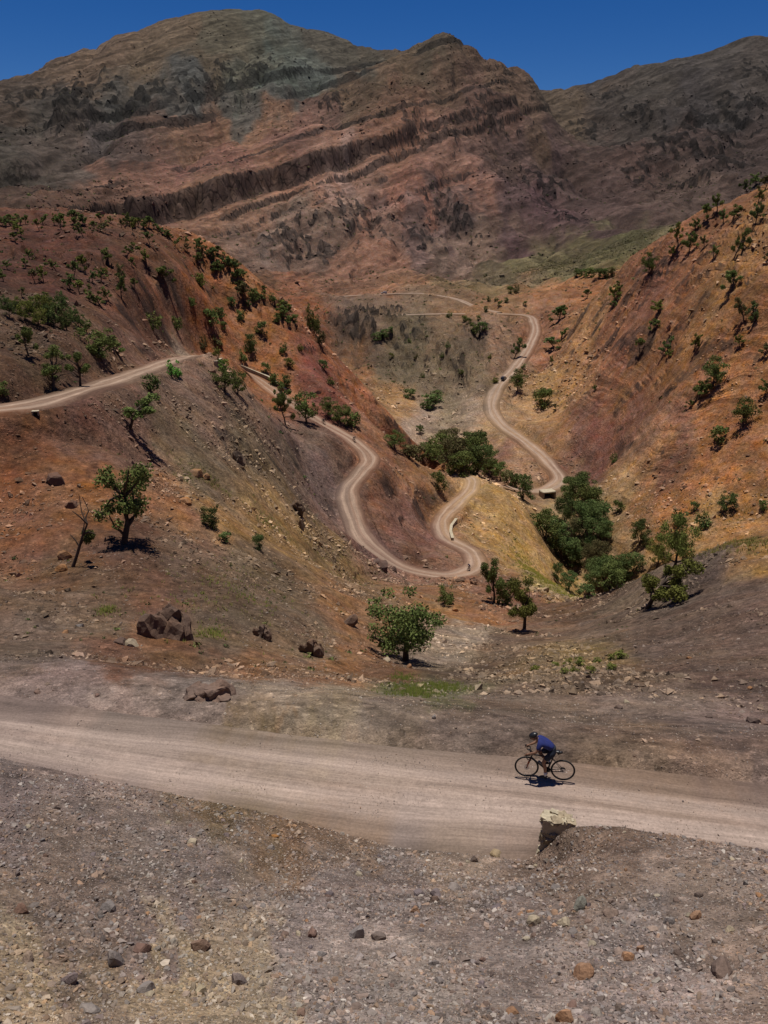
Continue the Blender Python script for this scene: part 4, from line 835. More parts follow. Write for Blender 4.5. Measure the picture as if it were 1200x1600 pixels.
RIDERS=[(17.26, 149.06, 'rider in blue at the hairpin bend of the lower road'), (-7.79, 200.33, 'rider in dark clothes on the descending road bend'), (-16.17, 208.0, 'rider in dark clothes behind on the descending road')]
CARS=[(59.45, 395.93), (0.0, 590.0)]
WALLS=[([(18.5, 191.44, -72.29), (16.57, 183.97, -71.33), (15.99, 178.71, -70.77), (15.92, 172.38, -70.02)], 0.55, 0.8, 'cream parapet wall bending round the inside of the yellow road bend'), ([(-40.6, 227.41, -39.23), (-36.99, 228.4, -41.19), (-32.88, 227.06, -42.6), (-29.97, 224.56, -43.75), (-27.51, 221.99, -44.78)], 0.6, 0.7, 'long pale parapet above the descending road'), ([(-33.53, 159.72, -27.19), (-39.26, 193.92, -32.09)], 0.6, 0.9, 'short pale parapet at the hidden bend of the left road')]
CULV=(3.87, 15.55, -13.35)
PORTALS=[('culvert_mouth', -34.27, 77.28, -17.94, 0.4, 0.32, 0.5, 0.25, 'small concrete culvert mouth under the left road edge', 'culvert'), ('stone_bridge', 58.35, 270.65, -92.66, 4.0, 1.8, 3.5, 0.3, 'small stone bridge with dark opening where the far road crosses the stream', 'bridge')]
# ---------------------------------------------------------------- terrain: heights through surveyed points, roads cut in
HP=np.array(HPTS); 
roads=[dict(name='near',pts=spline(NEARP,.4),hw=2.1,reach=6.,batter=.4,bmin=.5,sink=.05),
 dict(name='mid',pts=spline(MIDP,1.2),hw=3.0,reach=13.,batter=1.0,bmin=1.5,sink=.12),
 dict(name='far',pts=spline(FARP,2.5),hw=4.2,reach=20.,batter=1.2,bmin=3.,sink=.2),
 dict(name='track',pts=spline(TRKP,4.),hw=3.4,reach=18.,batter=1.2,bmin=3.,sink=.2)]
T=build_terrain(HP,roads,TQ)
def soil_colors(T):
    cx=np.array([c[0] for c in SOIL],float); cy=np.array([c[1] for c in SOIL],float)
    cc=np.array([lin(c[2]) for c in SOIL]); cth=np.arctan2(cx,cy); clr=np.log(np.hypot(cx,cy))*.3
    X,Y=T.X.ravel(),T.Y.ravel(); th=np.arctan2(X,Y); lr=np.log(np.hypot(X,Y))*.3
    a=.020+.03*(1-sstep(18,40,np.hypot(X,Y)))+.012*sstep(600,900,np.hypot(X,Y)); w1=0; w2=0
    for k,(f,g) in enumerate(((16.,1.),(34.,.6),(75.,.35),(170.,.2))):
        w1=w1+a*g*perlin(th*f,lr*f,300+k); w2=w2+a*g*perlin(th*f+9.1,lr*f,320+k)
    th=th+w1; lr=lr+w2*1.1
    out=np.zeros((len(X),3)); 
    th=th.astype(np.float32); lr=lr.astype(np.float32); cth=cth.astype(np.float32); clr=clr.astype(np.float32); ccf=cc.astype(np.float32)
    for i in range(0,len(X),40000):
        d=(th[i:i+40000,None]-cth)**2+(lr[i:i+40000,None]-clr)**2+3.5e-4
        w=d**-2.6; out[i:i+40000]=(w@ccf)/w.sum(1)[:,None]
    l=out@np.array([.3,.59,.11]); base=l[:,None]*np.array([1.30,.93,.68]); k=.12; out=out*(1-k)+base*k
    mx=out.max(1); sa=1-out.min(1)/mx; sn=sa*1.0-.16*np.clip(sa-.5,0,None); return mx[:,None]-(mx[:,None]-out)*(sn/np.maximum(sa,1e-3))[:,None]
rgb=soil_colors(T)
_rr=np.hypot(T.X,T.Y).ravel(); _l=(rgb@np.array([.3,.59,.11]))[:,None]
_kf=(.24*sstep(600,800,_rr))[:,None]; rgb=rgb*(1-_kf)+_l*np.array([1.15,.95,.84])*_kf          # far rock mixed towards a duller brown
_kn=(.19*(1-sstep(26,44,_rr)))[:,None]; rgb=rgb*(1-_kn)+_l*np.array([1.06,.98,.95])*_kn      # grey road-side gravel
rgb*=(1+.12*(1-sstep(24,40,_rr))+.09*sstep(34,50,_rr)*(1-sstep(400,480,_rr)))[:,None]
shp=T.Z.shape
def slope_of(T):
    dr=np.gradient(T.Z,axis=0)/np.gradient(T.R)[:,None]; dt=np.gradient(T.Z,axis=1)/(np.gradient(T.TH)[None,:]*T.R[:,None])
    return np.hypot(dr,dt)
SL=slope_of(T)
rr_=np.hypot(T.X,T.Y)
gm,t=newmat('ground_soil')
geo=t.new('ShaderNodeNewGeometry').outputs['Position']
at_=t.new('ShaderNodeAttribute',attribute_name='soil').outputs['Color']
rk=t.new('ShaderNodeAttribute',attribute_name='rock').outputs['Fac']
n1=t.noise(geo,.09,12,.62); n2=t.noise(geo,1.3,10,.65); n3=t.noise(geo,.012,8,.6)
vor=t.new('ShaderNodeTexVoronoi'); t.link(geo,vor.inputs['Vector']); vor.inputs['Scale'].default_value=5.5
vor2=t.new('ShaderNodeTexVoronoi'); t.link(geo,vor2.inputs['Vector']); vor2.inputs['Scale'].default_value=19.
vcolor=t.new('ShaderNodeSeparateColor'); t.link(vor2.outputs['Color'],vcolor.inputs[0])
vcolor1=t.new('ShaderNodeSeparateColor'); t.link(vor.outputs['Color'],vcolor1.inputs[0])
v=t.math('MULTIPLY',t.ramp(n1,.3,.7,.55,1.45),t.ramp(n2,.32,.68,.52,1.48))
v=t.math('MULTIPLY',v,t.ramp(n3,.3,.7,.82,1.18))
v=t.math('MULTIPLY',v,t.ramp(vcolor.outputs[0],0,1,.72,1.28))
peb=t.math('GREATER_THAN',vcolor1.outputs[1],.82)
v=t.math('MULTIPLY',v,t.math('ADD',1.,t.math('MULTIPLY',peb,t.ramp(vcolor1.outputs[0],0,1,-.35,.6))))
for sc,thr,lo,hi in ((1.1,.86,-.4,.75),(.33,.88,-.4,.6),(.09,.88,-.35,.4)):
    vv=t.new('ShaderNodeTexVoronoi'); t.link(geo,vv.inputs['Vector']); vv.inputs['Scale'].default_value=sc; vs=t.new('ShaderNodeSeparateColor'); t.link(vv.outputs['Color'],vs.inputs[0])
    inside=t.ramp(t.math('ADD',vv.outputs['Distance'],t.ramp(n2,.2,.8,-.2,.2)),.25,.4,1.,0.)
    v=t.math('MULTIPLY',v,t.math('ADD',1.,t.math('MULTIPLY',t.math('MULTIPLY',inside,t.math('GREATER_THAN',vs.outputs[1],thr)),t.ramp(vs.outputs[0],0,1,lo,hi))))
sat=t.ramp(t.noise(geo,.3,8,.6),.3,.7,.88,1.16)
hue=t.ramp(t.noise(geo,.21,6,.6),.25,.75,.488,.512)
col=t.hsv(at_,h=hue,sa=sat,v=v)
bed=t.new('ShaderNodeAttribute',attribute_name='bed').outputs['Fac']; bamp=t.new('ShaderNodeAttribute',attribute_name='bamp').outputs['Fac']
spx=t.new('ShaderNodeSeparateXYZ'); t.link(geo,spx.inputs[0]); cb=t.new('ShaderNodeCombineXYZ'); t.link(t.math('ADD',bed,t.ramp(n1,.3,.7,-.25,.25)),cb.inputs[0]); t.link(t.math('MULTIPLY',spx.outputs[0],.012),cb.inputs[1]); t.link(t.math('MULTIPLY',spx.outputs[1],.012),cb.inputs[2])
band=t.noise(cb.outputs[0],1.0,7,.68); bm_=t.math('MULTIPLY',t.math('MINIMUM',bamp,1.),t.ramp(n3,.35,.55,.35,1.))
col=t.hsv(col,v=t.math('ADD',1.,t.math('MULTIPLY',bm_,t.ramp(band,.38,.62,-.55,.42))))
# bare rock: darker, greyer beds with cracks
sq=t.new('ShaderNodeVectorMath',operation='MULTIPLY'); t.link(geo,sq.inputs[0]); sq.inputs[1].default_value=(1,1,.3)
vk=t.new('ShaderNodeTexVoronoi',feature='DISTANCE_TO_EDGE'); t.link(sq.outputs[0],vk.inputs['Vector']); vk.inputs['Scale'].default_value=.09
crk=t.math('SUBTRACT',t.noise(sq.outputs[0],.12,12,.72),t.ramp(vk.outputs['Distance'],0.,.09,.22,0.))
rcol=t.hsv(at_,sa=.8,v=t.ramp(crk,.3,.7,.16,.72))
rks=t.ramp(t.math('ADD',rk,t.ramp(t.noise(geo,.11,9,.7),.25,.75,-.3,.3)),.38,.56,0.,1.)
col=t.mix(t.math('MULTIPLY',rks,t.ramp(n1,.25,.55,.6,1.)),col,rcol)
bh=t.math('ADD',t.math('MULTIPLY',n1,1.6),t.math('ADD',t.math('MULTIPLY',n2,.55),t.math('MULTIPLY',vor2.outputs['Distance'],-.03)))
bh=t.math('ADD',bh,t.math('MULTIPLY',t.math('MULTIPLY',crk,rk),3.))
bh=t.math('ADD',bh,t.math('MULTIPLY',t.math('MULTIPLY',bamp,band),1.6))
t.finish(col,.95,bh,.8,1.0,spec=.1)
NC=shp[1]
def strip(i0,i1,name):
    sl_=slice(i0,i1+1); V=np.stack([T.X[sl_],T.Y[sl_],T.Z[sl_]],-1).reshape(-1,3); n=i1-i0
    idx=np.arange((n+1)*NC).reshape(n+1,NC); F=np.stack([idx[:-1,:-1],idx[1:,:-1],idx[1:,1:],idx[:-1,1:]],-1).reshape(-1,4)[:,::-1]
    me=np_mesh(name,V,F,gm)
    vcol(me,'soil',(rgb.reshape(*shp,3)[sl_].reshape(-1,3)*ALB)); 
    vfloat(me,'rock',ROCK[sl_]); vfloat(me,'bed',T.BED[sl_]); vfloat(me,'bamp',T.BAMP[sl_])
    o=link(me,name); return o
ALB=1.0
ROCK=np.clip(sstep(.75,1.5,SL)*sstep(40,120,rr_)*.52*sstep(-.15,.2,perlin(T.X/9,T.Y/9,44))+T.CL*sstep(420,520,rr_)*1.0,0,1)
isplit=int(np.searchsorted(T.R,700))
tag(strip(0,isplit,'ground'),kind='structure'); tag(strip(isplit,len(T.R)-1,'mountains'),kind='structure')
print('terrain',shp)
# ---------------------------------------------------------------- roads: graded ribbons laid in the cuts
def sample_rgb(x,y):
    r=np.hypot(x,y); th=np.arctan2(x,y)
    i=np.clip(np.searchsorted(T.R,r),0,shp[0]-1); j=np.clip(np.searchsorted(T.TH,th),0,shp[1]-1)
    return rgb.reshape(*shp,3)[i,j]
def road_material(name,base,tracks,hw,streak,mixs=.45,tv=1.15,e0=.6):
    m,t=newmat(name)
    geo=t.new('ShaderNodeNewGeometry').outputs['Position']
    ac=t.new('ShaderNodeAttribute',attribute_name='across').outputs['Fac']; al=t.new('ShaderNodeAttribute',attribute_name='along').outputs['Fac']
    soil=t.new('ShaderNodeAttribute',attribute_name='soil').outputs['Color']
    cx=t.new('ShaderNodeCombineXYZ'); t.link(t.math('MULTIPLY',al,.05),cx.inputs[0]); t.link(ac,cx.inputs[1])
    st=t.noise(cx.outputs[0],streak,7,.6)
    fine=t.noise(geo,3.,10,.7); big=t.noise(geo,.35,6,.6)
    wob=t.math('ADD',ac,t.ramp(t.noise(cx.outputs[0],1.2,4),.2,.8,-.35,.35))
    trk=None
    for p,w in tracks:
        d=t.math('ABSOLUTE',t.math('SUBTRACT',wob,p)); g=t.ramp(d,w*.35,w,1.,0.)
        trk=g if trk is None else t.math('MAXIMUM',trk,g)
    v=t.math('MULTIPLY',t.ramp(st,.3,.7,.76,1.22),t.ramp(fine,.25,.75,.8,1.2)); v=t.math('MULTIPLY',v,t.ramp(big,.3,.7,.9,1.1)); v=t.math('MULTIPLY',v,t.ramp(t.noise(cx.outputs[0],streak*5,5,.7),.33,.67,.84,1.14)); v=t.math('MULTIPLY',v,t.ramp(t.noise(geo,14.,4,.7),.3,.7,.8,1.2))
    b=t.new('ShaderNodeRGB'); b.outputs[0].default_value=(*base,1)
    col=t.mix(t.math('MULTIPLY',trk,.7),t.mix(mixs,b.outputs[0],soil),t.hsv(b.outputs[0],sa=.95,v=tv))
    edge=t.ramp(t.math('ADD',t.math('ABSOLUTE',wob),t.ramp(fine,.3,.7,-.5,.5)),hw*e0,hw*1.02,0.,1.)
    col=t.mix(edge,col,t.hsv(soil,v=.78)); col=t.hsv(col,v=v)  # edge soil colour carries the bump and pebble shade of the ground alongside
    t.finish(col,.95,t.math('ADD',t.math('MULTIPLY',fine,.05),t.math('MULTIPLY',st,.04)),.6,1.,spec=.1)
    return m
def ribbon(name,pts,hw,lift,nc,mat,ruts,amp,wf=None):
    P=np.array(pts); tg=np.gradient(P[:,:2],axis=0); tg/=np.linalg.norm(tg,axis=1)[:,None]+1e-9
    nrm=np.c_[tg[:,1],-tg[:,0]]
    a=np.linspace(-hw,hw,nc); al=np.r_[0,np.cumsum(np.linalg.norm(np.diff(P[:,:2],axis=0),axis=1))]
    X=P[:,None,0]+nrm[:,None,0]*a; Y=P[:,None,1]+nrm[:,None,1]*a
    Z=P[:,None,2]+lift+np.zeros_like(X)
    Z+=amp*(perlin(X/1.3,Y/1.3,501)*.6+perlin(X/.4,Y/.4,502)*.3+perlin(X/5,Y/5,503))
    for p,w,d in ruts: Z-=d*np.exp(-((a+.25*perlin(al[:,None]/9,al[:,None]*0+.3,504)-p)/w)**2)
    Z-=(lift+.25)*sstep(hw*.86,hw,np.abs(a))[None]
    n,c=X.shape; idx=np.arange(n*c).reshape(n,c)
    F=np.stack([idx[:-1,:-1],idx[:-1,1:],idx[1:,1:],idx[1:,:-1]],-1).reshape(-1,4)
    # faces up
    me=np_mesh(name,np.stack([X,Y,Z],-1).reshape(-1,3),F[:,::-1] if np.cross(np.r_[tg[0],0],np.r_[nrm[0],0])[2]>0 else F,mat)
    side=np.where(a<0,-1,1)[None]*(hw+1.2)
    sx=P[:,None,0]+nrm[:,None,0]*side; sy=P[:,None,1]+nrm[:,None,1]*side
    vcol(me,'soil',sample_rgb(sx.ravel(),sy.ravel())*ALB); ka=(wf(X) if wf else 1+.28*perlin(al[:,None]/14,al[:,None]*0+.7,511)+.12*perlin(al[:,None]/4,al[:,None]*0+.2,512)); vfloat(me,'across',np.broadcast_to(a,X.shape)*ka); vfloat(me,'along',np.broadcast_to(al[:,None],X.shape))
    return tag(link(me,name),kind='structure')
mn=road_material('road_dust_near',lin('98867a'),[(-1.05,.6),(.55,.7)],2.35,2.6,.5,1.2,.22)
mm=road_material('road_dust_mid',lin('9a8370'),[(-.9,.5),(.9,.5)],2.45,1.6,.55,1.08)
mf=road_material('road_dust_far',lin('a08a78'),[(-1.2,.8),(1.2,.8)],3.2,1.2,.6,1.0)
ribbon('dirt_road',spline(NEARP,.2),2.35,.04,29,mn,[(-1.0,.3,.04),(.7,.35,.04)],.035,lambda X:2.1/np.interp(X,[-12,-6,0,4,9],[1.35,1.9,2.1,1.75,1.4]))
ribbon('dirt_road',spline(MIDP,.8),2.9,.14,13,mm,[(-.95,.4,.05),(.95,.4,.05)],.05)
ribbon('dirt_road',spline(FARP,1.5),4.0,.35,13,mf,[],.05)
ribbon('dirt_track',spline(TRKP,3.),3.0,.35,9,mf,[],.05)
# ---------------------------------------------------------------- trees and shrubs
def tube_np(V,F,pts,rad,n=7):
    pts=[Vector(p) for p in pts]; base=len(V)
    for i,p in enumerate(pts):
        d=(pts[min(i+1,len(pts)-1)]-pts[max(i-1,0)]).normalized(); a=d.orthogonal().normalized() if abs(d.z)>.99 else d.cross(Vector((0,0,1))).normalized(); b=d.cross(a)
        for k in range(n):
            an=2*math.pi*k/n; V.append(tuple(p+(a*math.cos(an)+b*math.sin(an))*rad[i]))
    for i in range(len(pts)-1):
        for k in range(n):
            a0=base+i*n+k; a1=base+i*n+(k+1)%n; F.append((a0,a1,a1+n,a0+n))
def leaf_mat(name,c1,c2):
    m,t=newmat(name); oi=t.new('ShaderNodeObjectInfo'); at=t.new('ShaderNodeAttribute',attribute_name='tint').outputs['Fac']
    a=t.new('ShaderNodeRGB'); a.outputs[0].default_value=(*c1,1); b=t.new('ShaderNodeRGB'); b.outputs[0].default_value=(*c2,1)
    col=t.mix(at,a.outputs[0],b.outputs[0]); col=t.hsv(col,h=t.ramp(oi.outputs['Random'],0,1,.485,.515),v=t.ramp(oi.outputs['Random'],0,1,.8,1.25))
    d=t.new('ShaderNodeBsdfDiffuse'); t.link(col,d.inputs[0]); tr=t.new('ShaderNodeBsdfTranslucent'); t.link(col,tr.inputs[0])
    ms=t.new('ShaderNodeMixShader'); ms.inputs[0].default_value=.25; t.link(d.outputs[0],ms.inputs[1]); t.link(tr.outputs[0],ms.inputs[2])
    o=t.new('ShaderNodeOutputMaterial'); t.link(ms.outputs[0],o.inputs[0]); return m
def bark_mat():
    m,t=newmat('bark'); co=t.new('ShaderNodeTexCoord').outputs['Object']
    f=t.noise(co,14,6,.65); b=t.new('ShaderNodeRGB'); b.outputs[0].default_value=(.075,.055,.042,1)
    t.finish(t.hsv(b.outputs[0],v=t.ramp(f,.3,.7,.6,1.5)),.95,f,.6,.02,spec=.1); return m
BARK=bark_mat()
LEAF={'dark':leaf_mat('foliage_dark',(0.068,0.092,0.027),(0.176,0.203,0.065)),'yellow':leaf_mat('foliage_yellow',(.085,.10,.026),(.22,.225,.06)),
 'green':leaf_mat('foliage_green',(.060,.090,.030),(.150,.185,.065)),'bright':leaf_mat('foliage_bright',(0.068,0.149,0.027),(0.176,0.324,0.068))}
def make_tree(kind,seed,nleaf,leaf):
    """unit-height tree, unit crown width: returns (trunk mesh, crown mesh)"""
    rnd=random.Random(seed); V=[];F=[]; clumps=[]
    def branch(p,d,L,r,depth,gn):
        pts=[p]; rad=[r]; n=4
        for i in range(n):
            d=(d+Vector((rnd.gauss(0,gn),rnd.gauss(0,gn),rnd.gauss(0,gn*.6)+.04))).normalized(); p=p+d*(L/n); pts.append(p); rad.append(r*(1-.16*(i+1)))
        tube_np(V,F,pts,rad,6 if depth==0 else 5)
        return pts,d,rad[-1]
    if kind=='oak':
        pts,d,r=branch(Vector((0,0,-.03)),Vector((rnd.uniform(-.15,.15),0,1)),.40,.042,0,.10)
        tops=[pts[-1],pts[-2],pts[-1]]; nb=9
        for k in range(nb):
            a=2*math.pi*k/nb+rnd.uniform(-.3,.3); el=rnd.uniform(.05,1.1); p0=rnd.choice(pts[2:])
            q,dd,rr=branch(p0,Vector((math.cos(a)*math.cos(el),math.sin(a)*math.cos(el),math.sin(el))),rnd.uniform(.26,.44),.017,1,.22)
            for s in (q[2],q[3],q[4]): clumps.append((s+Vector((rnd.gauss(0,.04),rnd.gauss(0,.04),rnd.gauss(.02,.03))),rnd.uniform(.06,.12)))
        for k in range(16):
            a=rnd.uniform(0,6.28); q=rnd.random()**.5*.42; clumps.append((Vector((math.cos(a)*q,math.sin(a)*q,rnd.uniform(.50,.90)-q*.25)),rnd.uniform(.06,.115)))
    elif kind in('open','snag','lean'):
        lean={'open':.12,'snag':.06,'lean':.9}[kind]
        pts,d,r=branch(Vector((0,0,-.04)),Vector((lean*rnd.choice((-1,1)) if kind!='lean' else .75,rnd.uniform(-.1,.1),1)).normalized(),.55 if kind!='lean' else .75,.038,0,.16)
        nb={'open':10,'snag':13,'lean':8}[kind]
        for k in range(nb):
            a=2*math.pi*k/nb*1.7+rnd.uniform(-.3,.3); el=rnd.uniform(.0,1.15); i=rnd.choice((1,2,2,3,3,4,4)) if kind=='snag' else rnd.choice((2,3,3,4,4,4))
            q,dd,rr=branch(pts[i],Vector((math.cos(a)*math.cos(el),math.sin(a)*math.cos(el),math.sin(el)+.15)).normalized(),rnd.uniform(.22,.46),.016,1,.32)
            if kind=='open' or rnd.random()<(.55 if kind=='snag' else .22):
                for s in ((q[3],q[4]) if kind!='open' else (q[3],q[4],q[4])): clumps.append((s+Vector((rnd.gauss(0,.03),rnd.gauss(0,.03),rnd.gauss(0,.02))),rnd.uniform(.045,.095)))
    elif kind=='bush':
        for k in range(5): branch(Vector((rnd.uniform(-.05,.05),rnd.uniform(-.05,.05),-.05)),Vector((rnd.uniform(-.6,.6),rnd.uniform(-.6,.6),1)).normalized(),.6,.022,1,.2)
        for k in range(22):
            a=rnd.uniform(0,6.28); q=rnd.random()**.5*.36; clumps.append((Vector((math.cos(a)*q,math.sin(a)*q,rnd.uniform(.12,.88)*(1-q*.5))),rnd.uniform(.09,.17)))
    else: # river
        for k in range(3): branch(Vector((rnd.uniform(-.06,.06),rnd.uniform(-.06,.06),-.05)),Vector((rnd.uniform(-.3,.3),rnd.uniform(-.3,.3),1)).normalized(),.7,.025,0,.15)
        for k in range(34):
            a=rnd.uniform(0,6.28); z=rnd.uniform(.10,.92); q=rnd.random()**.5*.44*math.sqrt(max(.05,1-abs(z-.42)**1.6*2.2)); clumps.append((Vector((math.cos(a)*q,math.sin(a)*q,z)),rnd.uniform(.07,.14)))
    tm=bpy.data.meshes.new('trunk'); tm.from_pydata(V,[],F); tm.update(); tm.polygons.foreach_set('use_smooth',[True]*len(F)); tm.materials.append(BARK)
    g=np.random.RandomState(seed); cl=np.array([[*c[0],c[1]] for c in clumps]); ct=g.rand(len(cl))
    w=cl[:,3]**2; ci=g.choice(len(cl),nleaf,p=w/w.sum())
    dr=g.normal(size=(nleaf,3)); dr/=np.linalg.norm(dr,axis=1)[:,None]; rad=cl[ci,3]*(.25+.9*g.rand(nleaf)**.6)
    P=cl[ci,:3]+dr*rad[:,None]*np.array([1.1,1.1,.85])
    nr=dr+g.normal(size=(nleaf,3))*.7; nr/=np.linalg.norm(nr,axis=1)[:,None]
    up=g.normal(size=(nleaf,3)); a=np.cross(nr,up); a/=np.linalg.norm(a,axis=1)[:,None]; b=np.cross(nr,a)
    sz=leaf*(.6+.8*g.rand(nleaf))[:,None]
    Q=np.stack([P-a*sz-b*sz*.6,P+a*sz-b*sz*.5,P+a*sz*.8+b*sz*.6,P-a*sz*.7+b*sz*.7],1).reshape(-1,3)
    cm=np_mesh('crown',Q,np.arange(nleaf*4).reshape(-1,4),LEAF['dark'],False)
    tint=np.clip(.15+.5*ct[ci]+.35*g.rand(nleaf)*1.0,0,1); vfloat(cm,'tint',np.repeat(tint,4))
    # natural crown extents
    ext=max(np.ptp(np.percentile(Q[:,0],[2,98])),.2); hh=np.percentile(Q[:,2],98.5)
    if kind=='lean': ext,hh=.7,.5
    return tm,cm,ext,hh
PROTO={}
def proto(kind,size,var,tone):
    k=(kind,size,var,tone)
    if k not in PROTO:
        n,l={'L':(6000,.0118),'M':(2000,.0195),'S':(520,.036)}[size]
        if kind in('snag','lean'): n=int(n*(.5 if kind=='snag' else .22))
        if kind=='river': n=int(n*1.5)
        if kind=='bush': n=int(n*.8); l*=1.25
        b=(kind,size,var)
        if b not in PROTO: PROTO[b]=make_tree(kind,sum(map(ord,kind))*7+var*131,n,l)
        PROTO[k]=PROTO[b]
    return PROTO[k]
ORD='first second third fourth fifth sixth seventh eighth ninth tenth eleventh twelfth thirteenth fourteenth fifteenth sixteenth seventeenth eighteenth nineteenth'.split()
TENS={2:'twenty',3:'thirty',4:'forty',5:'fifty',6:'sixty',7:'seventy',8:'eighty'}
def ordinal(n):
    if n<20: return ORD[n-1]
    t,u=divmod(n,10); return (TENS[t][:-1]+'ieth') if u==0 else TENS[t]+'-'+ORD[u-1]
GROUPN={'solo':'trees and bushes of the valley'}
LEAF['dry']=leaf_mat('foliage_dry',(.085,.08,.035),(.19,.17,.075)); trnd=random.Random(77); gcount={}
for (x,y,H,W,kind,g,label) in TREES:
    d=math.hypot(x,y); size='L' if H/d>.045 else ('M' if H/d>.024 else 'S')
    var=trnd.randrange(3); tone='dark'
    if g in('upper','right','face','ridge','bank'): tone=trnd.choice(('dark','dark','dark','green','dry','yellow'))
    if kind=='river': tone=trnd.choice(('green','green','dark','dry'))
    if 'yellow-green' in label: tone='yellow'
    if g=='stream2': tone='green'
    if 'bright' in label: tone='bright'
    elif g=='cushion': tone='yellow'
    elif 'yellow-green' in label: tone='yellow'
    elif 'green' in label or g=='grove': tone=trnd.choice(('green','dark','yellow')) if g=='grove' else 'green'
    tm,cm,ext,hh=proto(kind,size,var,tone)
    nm={'bush':'shrub','oak':'tree','open':'juniper_tree','snag':'juniper_tree','lean':'juniper_tree','river':'riverside_tree'}[kind]
    e=empty(nm,(x,y,float(ground_z(T,x,y))-.03*H),(0,0,trnd.uniform(0,6.28) if kind!='lean' else 0.0))
    gk=.72 if g=='grove' else 1.0; s=H/hh*.92*gk; sw=W/ext*.9*gk*(.85 if g=='grove' else 1); sw=min(max(sw,s*.55),s*1.7); e.scale=(sw,sw,s)
    link(tm,'trunk',e); co_=link(cm,'crown',e); co_.material_slots[0].link='OBJECT'; co_.material_slots[0].material=LEAF[tone]
    gcount[g]=gcount.get(g,0)+1
    if not label: label='%s from the left: %s'%(ordinal(gcount[g]),TGROUPS[g])
    tag(e,label,'shrub' if kind=='bush' else 'tree',TGROUPS.get(g,'trees and bushes scattered over the valley slopes'))
# ---------------------------------------------------------------- stones, scree and gravel
def rock_mat(name,attr=True):
    m,t=newmat(name); geo=t.new('ShaderNodeNewGeometry').outputs['Position']; oi=t.new('ShaderNodeObjectInfo')
    if attr: base=t.new('ShaderNodeAttribute',attribute_name='soil').outputs['Color']
    else: base=oi.outputs['Color']
    n=t.noise(geo,9,9,.65); n2=t.noise(geo,.9,8,.6)
    v=t.math('MULTIPLY',t.ramp(n,.25,.75,.7,1.3),t.ramp(n2,.25,.75,.8,1.2))
    t.finish(t.hsv(base,sa=t.ramp(n2,.3,.7,.8,1.1),v=v),.92,t.math('ADD',n,t.math('MULTIPLY',n2,5.)),.6,.05,spec=.15); return m
RM=rock_mat('stone_loose'); RO=rock_mat('stone_single',False)
def ico(sub):
    bm=bmesh.new(); bmesh.ops.create_icosphere(bm,subdivisions=sub,radius=1.0); V=np.array([v.co for v in bm.verts]); F=np.array([[v.index for v in f.verts] for f in bm.faces]); bm.free(); return V,F
OCT=(np.array([[1,0,0],[-1,0,0],[0,1,0],[0,-1,0],[0,0,1],[0,0,-1]],float),np.array([[0,2,4],[2,1,4],[1,3,4],[3,0,4],[2,0,5],[1,2,5],[3,1,5],[0,3,5]]))
ICO1=ico(1)
def rotmats(g,n,tilt):
    a=g.rand(n)*2*np.pi; ax=g.normal(size=(n,3))*np.array([1,1,.0]); th=g.normal(size=n)*tilt
    ax/=np.linalg.norm(ax,axis=1)[:,None]+1e-9
    c,s=np.cos(th),np.sin(th); x,y,z=ax.T
    Rt=np.stack([c+x*x*(1-c),x*y*(1-c)-z*s,x*z*(1-c)+y*s,y*x*(1-c)+z*s,c+y*y*(1-c),y*z*(1-c)-x*s,z*x*(1-c)-y*s,z*y*(1-c)+x*s,c+z*z*(1-c)],-1).reshape(n,3,3)
    Rz=np.zeros((n,3,3)); Rz[:,0,0]=np.cos(a); Rz[:,0,1]=-np.sin(a); Rz[:,1,0]=np.sin(a); Rz[:,1,1]=np.cos(a); Rz[:,2,2]=1
    return Rt@Rz
def scatter(name,label,cat,x,y,size,base,seed,colfn,sink=.25,tilt=.5,dz=0.):
    g=np.random.RandomState(seed); n=len(x); BV,BF=base; k=len(BV)
    V=np.broadcast_to(BV,(n,k,3)).copy(); V*=(1+.32*g.normal(size=(n,k,1)).clip(-1.2,1.2))
    V*=np.stack([.8+.6*g.rand(n),.55+.4*g.rand(n),.35+.4*g.rand(n)],-1)[:,None]
    V=np.einsum('nij,nkj->nki',rotmats(g,n,tilt),V)*(size[:,None,None]*.5)
    z=ground_z(T,x,y)
    V+=np.stack([x,y,z+dz+size*.5*(.45-sink)],-1)[:,None]
    F=(BF[None]+np.arange(n)[:,None,None]*k).reshape(-1,3)
    me=np_mesh(name,V.reshape(-1,3),F,RM,False)
    vcol(me,'soil',np.repeat(colfn(g,x,y),k,0)); o=link(me,name); tag(o,label,cat,kind='stuff'); return o
def wedge(g,n,r0,r1,a0=-35,a1=35,p=2.0):
    """points in an annular sector, even per unit area for p=2, denser near for p<2"""
    u=g.rand(n); 
    r=(r0**p+(r1**p-r0**p)*u)**(1/p) if p>0 else r0*(r1/r0)**u
    th=np.radians(a0+(a1-a0)*g.rand(n)); return r*np.sin(th),r*np.cos(th)
def off_road(x,y,m=.3):
    r=np.hypot(x,y); th=np.arctan2(x,y); i=np.clip(np.searchsorted(T.R,r),0,shp[0]-1); j=np.clip(np.searchsorted(T.TH,th),0,shp[1]-1)
    return T.D[i,j]>m
def T_cl(x,y):
    i=np.clip(np.searchsorted(T.R,np.hypot(x,y)),0,shp[0]-1); j=np.clip(np.searchsorted(T.TH,np.arctan2(x,y)),0,shp[1]-1); return T.CL[i,j]
PAL=np.array([lin(h) for h in ('857f7b','77706e','6c5f60','7b6455','8a6a4e','94785c','a89f94','6a574c','5b5350','8a8580','7f7a79','b0a89c')])
def grav_col(g,x,y):
    n=len(x); s=sample_rgb(x,y); p=PAL[g.randint(0,len(PAL),n)]; w=(.35+.5*g.rand(n))[:,None]
    return (s*w+p*(1-w))*(.68+.76*g.rand(n))[:,None]
